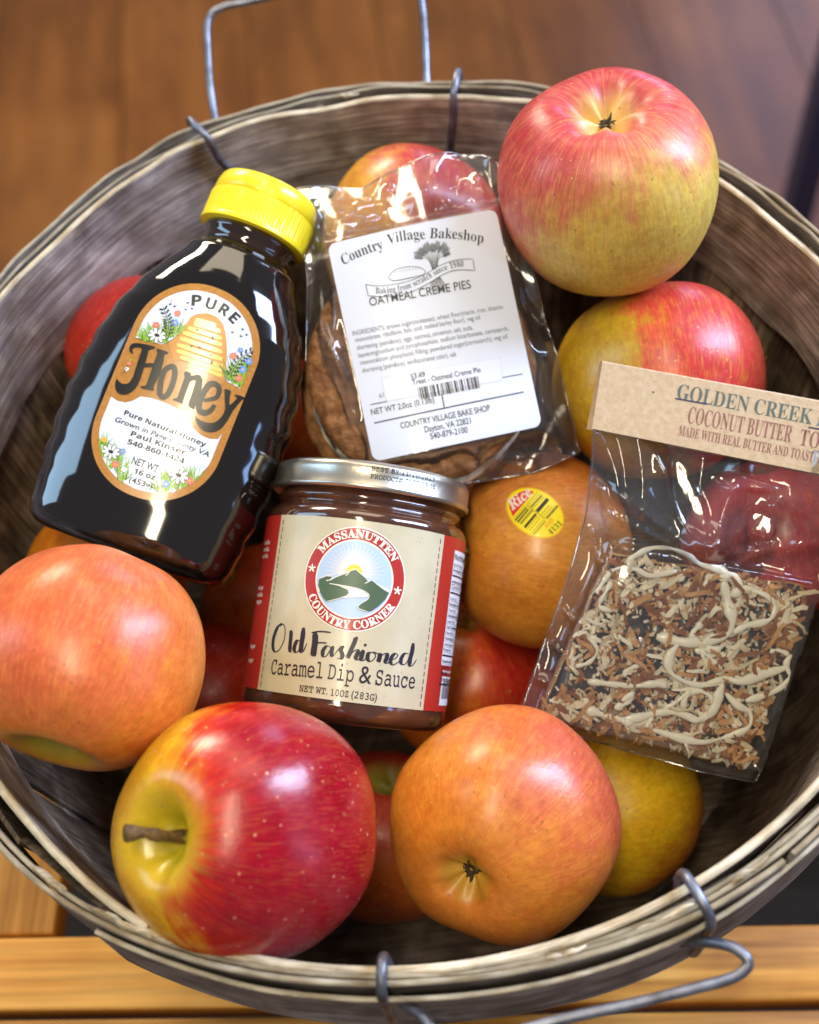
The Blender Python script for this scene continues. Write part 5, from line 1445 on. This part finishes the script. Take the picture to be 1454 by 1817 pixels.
tbag = thing('toffee_bag', 'clear cellophane bag with a folded kraft paper header card at the right', 'bag', TF.m)
U = lambda L: [TF.uvw(*p, -.010) for p in L]
left = U([(925, 1264), (965, 1150), (1005, 1040), (1038, 920), (1048, 820), (1050, 735)])
right = U([(1345, 1390), (1395, 1270), (1440, 1120), (1475, 960), (1490, 860), (1500, 815)])
top = U([(1050, 735), (1200, 765), (1350, 792), (1500, 815)])
bottom = U([(925, 1264), (1010, 1300), (1110, 1335), (1230, 1365), (1345, 1390)])
sc = Vector(slab_uv(.5, .5))
TCz = [(tu(1250, 990), tu(1150, 790), .004, .003), (tu(1255, 985), tu(1400, 870), .005, .005), (tu(1235, 985), tu(1070, 860), .004, .004), (tu(1230, 990), tu(1055, 900), .0025, .0018), (tu(1260, 990), tu(1460, 960), .0025, .0025), (tu(1250, 990), tu(1310, 800), .003, .004),
       (tu(1060, 850), tu(1090, 960), .0035, .0016), (tu(1050, 930), tu(1075, 1050), .003, .0013), (tu(1000, 1080), tu(1050, 1140), .003, .0012), (tu(980, 1140), tu(1030, 1200), .003, .0012), (tu(950, 1200), tu(1040, 1250), .003, .0016), (tu(1440, 1080), tu(1400, 1180), .003, .0015), (tu(1400, 1240), tu(1350, 1370), .004, .0016), (tu(1090, 990), tu(1020, 1130), .003, .002),
       (tu(1070, 1000), tu(990, 1180), .0028, .0014), (tu(1100, 960), tu(1200, 985), .002, .0018), (tu(1380, 960), tu(1300, 1010), .002, .0016)]
tcf = crease_fn(TCz); tcr = crumple(8, (13, 19, 26, 37), .062)
tl_, tr2, br_, bl2 = [Vector(p) for p in SLc]
def slab_dist(p):
    d = 1e9; C_ = [tl_, tr2, br_, bl2]
    ins = True; best = 1e9
    for i in range(4):
        a, b = C_[i], C_[(i + 1) % 4]; e_ = (b - a).normalized(); s_ = (p.x - a.x) * e_.y - (p.y - a.y) * e_.x
        best = min(best, s_)
    return best
LAMP = Vector((-0.075, -0.30, 0.98))
def facet(px, py, to, la, lb, z0, off=(0, 0, 0)):   # a taut patch of film tilted so that it catches the strip lamp
    pc = Vector(TF.uvw(px, py, z0)); P = TF.m @ Vector((pc.x, pc.y, z0))
    n_ = ((CAM - P).normalized() + (LAMP + Vector(off) - P).normalized()).normalized(); n_ = TF.m.to_3x3().inverted() @ n_
    return (pc, (Vector(TF.uvw(*to, z0)) - pc).normalized(), la, lb, z0, (-n_.x / n_.z, -n_.y / n_.z))
FACETS = [facet(1222, 890, (1185, 800), .0145, .0050, -.004), facet(1352, 930, (1330, 900), .0060, .0045, -.006), facet(1330, 858, (1400, 872), .0120, .0022, -.001)]
FA, FB = Vector(tu(1240, 985)), Vector(tu(1225, 815)); FD = (FB - FA).normalized(); FL = (FB - FA).length
def fold(p):        # one broad rounded fold running from the slab up to the card
    s_ = (p - FA).dot(FD) / FL; t = (p - FA).x * FD.y - (p - FA).y * FD.x
    k = max(0, min(1, s_ * 5 + .6)) * max(0, 1 - s_)
    wd = .0075 + .010 * max(0, s_)
    return .012 * k * math.exp(-(t / wd) ** 2)
def tof_h(p):
    s_ = slab_dist(p); over = 1 / (1 + math.exp(-(s_ + .003) / .0022))
    v = (p.y - sc.y); up_ = max(0, min(1, (v - .034) / .05))
    z = -.013 + (.0088 + .0) * over
    z += .012 * up_ * (1 - over) + .004 * max(0, min(1, v / .05)) * (1 - over) * (1 - up_)
    wr = tcf(p) + tcr(p) + .0012 * noise.noise(Vector((p.x * 45, p.y * 35, 4)))
    wr += fold(p)
    for pc, ax, la, lb, z0, sl in FACETS:
        d = p - pc; a_ = d.dot(ax) / la; b_ = (d.x * ax.y - d.y * ax.x) / lb; q_ = a_ * a_ + b_ * b_
        if q_ < 2.2:
            k_ = 1 / (1 + math.exp((q_ - 1) * 7)); zz = z0 + sl[0] * d.x + sl[1] * d.y - .9 * d.dot(d)
            z = z * (1 - k_) + zz * k_; wr *= 1 - .86 * k_
    z = z + wr * (1 - .75 * over)
    if over > .5: z = max(z, ZT + .0062)
    return z
G = coons(bottom, top, left, right, 150, 170)
film_sheet(G, tof_h, 'front_film', tbag); film_rim(G, tof_h, tbag)
def tof_b(p):
    s_ = slab_dist(p); over = 1 / (1 + math.exp(-(s_ + .002) / .002)); v = (p.y - sc.y); up_ = max(0, min(1, (v - .034) / .05))
    return -.018 - .0045 * over + .013 * up_ + .0008 * noise.noise(Vector((p.x * 60, p.y * 60, 7)))
G = coons(bottom, top, left, right, 40, 46)
film_sheet(G, tof_b, 'back_film', tbag)
# header card (folded: front, fold edge and back)
M_kr = plain('kraft_card', cl(206, 180, 146), .75, bump=(600, .15), vary=(420, cl(192, 164, 128)))
M_hg = plain('grey_green_ink', cl(86, 100, 92), .6); M_hb = plain('mauve_brown_ink', cl(142, 92, 84), .6); M_hn = plain('navy_ink', cl(44, 44, 84), .6); M_hf = plain('paper_fibre', cl(150, 120, 86), .8)
pr = Print(); th = TF.crop(1040, 640, 3.512); kh = 1 / 3.512 / F_PX * TF.d
c1, c2 = Vector(th(98, 12)), Vector(th(34, 425)); dr = (Vector(th(1454, 262)) - c1).normalized()
c3, c4 = c1 + dr * .118, c2 + (Vector(th(1454, 712)) - c2).normalized() * .118
pr.poly([c2, c4, c3, c1], 0, 0)
rn = random.Random(9)
for i in range(150):
    p = c1.lerp(c3, rn.random()).lerp(c2.lerp(c4, rn.random()), rn.uniform(.03, .97)); a = rn.random() * 6.3; l = rn.uniform(.0004, .0011)
    pr.stroke([p, p + Vector((math.cos(a), math.sin(a))) * l * .6, p + Vector((math.cos(a + .5), math.sin(a + .5))) * l], .00007, 4, 1, n=3)
pr.circle(th(414, 200), 8 * kh, 1, 1, 6)
pr.line_text('GOLDEN CREEK F', 'serif', th(556, 238), th(1478, 418), 96 * kh, 1, 2, offset=-.002)
pr.line_text('COCONUT BUTTER', 'serif', th(622, 388), th(1262, 512), 104 * kh, 2, 2, offset=-.002); pr.line_text('TOFFEE', 'serif', th(1312, 528), th(1660, 596), 104 * kh, 2, 2, offset=-.002)
pr.line_text('MADE WITH REAL BUTTER AND TOASTED COCONUT', 'serif', th(565, 465), th(1690, 690), 62 * kh, 2, 2, offset=-.002)
pr.stroke([th(550, 238), th(750, 274)], 9 * kh, 3, 3, smooth=False); pr.stroke([th(1372, 418), th(1500, 440)], 9 * kh, 3, 3, smooth=False)
ZH = .0022
card = pr.build('header_card', lambda u, v, h: Vector((u, v, ZH + h + .0006 * math.sin(u * 30))), [M_kr, M_hg, M_hb, M_hn, M_hf], tbag, cutu=.006, label='folded kraft paper header card with grey green and mauve lettering')
V = []; Fc = []; nn_ = 24
for i in range(nn_ + 1):
    t = i / nn_; tp_, bt_ = c1.lerp(c3, t), c2.lerp(c4, t); sh = (tp_ - bt_).normalized()
    wv = .0006 * math.sin(tp_.x * 30)
    wb_ = .0006 * math.sin(bt_.x * 30)
    V += [Vector((bt_.x, bt_.y, ZH - .0003 + wb_)), Vector((tp_.x, tp_.y, ZH - .00005 + wv)), Vector((tp_.x + sh.x * .0006, tp_.y + sh.y * .0006, ZH - .001 + wv)), Vector((tp_.x - dr.x * .0006, tp_.y - dr.y * .0006, ZH - .0026 + wv)), Vector((bt_.x - dr.x * .0012, bt_.y - dr.y * .0012, ZH - .0055 + wb_))]
for i in range(nn_):
    for k in range(4): a = i * 5 + k; Fc.append((a, a + 1, a + 6, a + 5))
obj('card_back', V, Fc, M_kr, card)
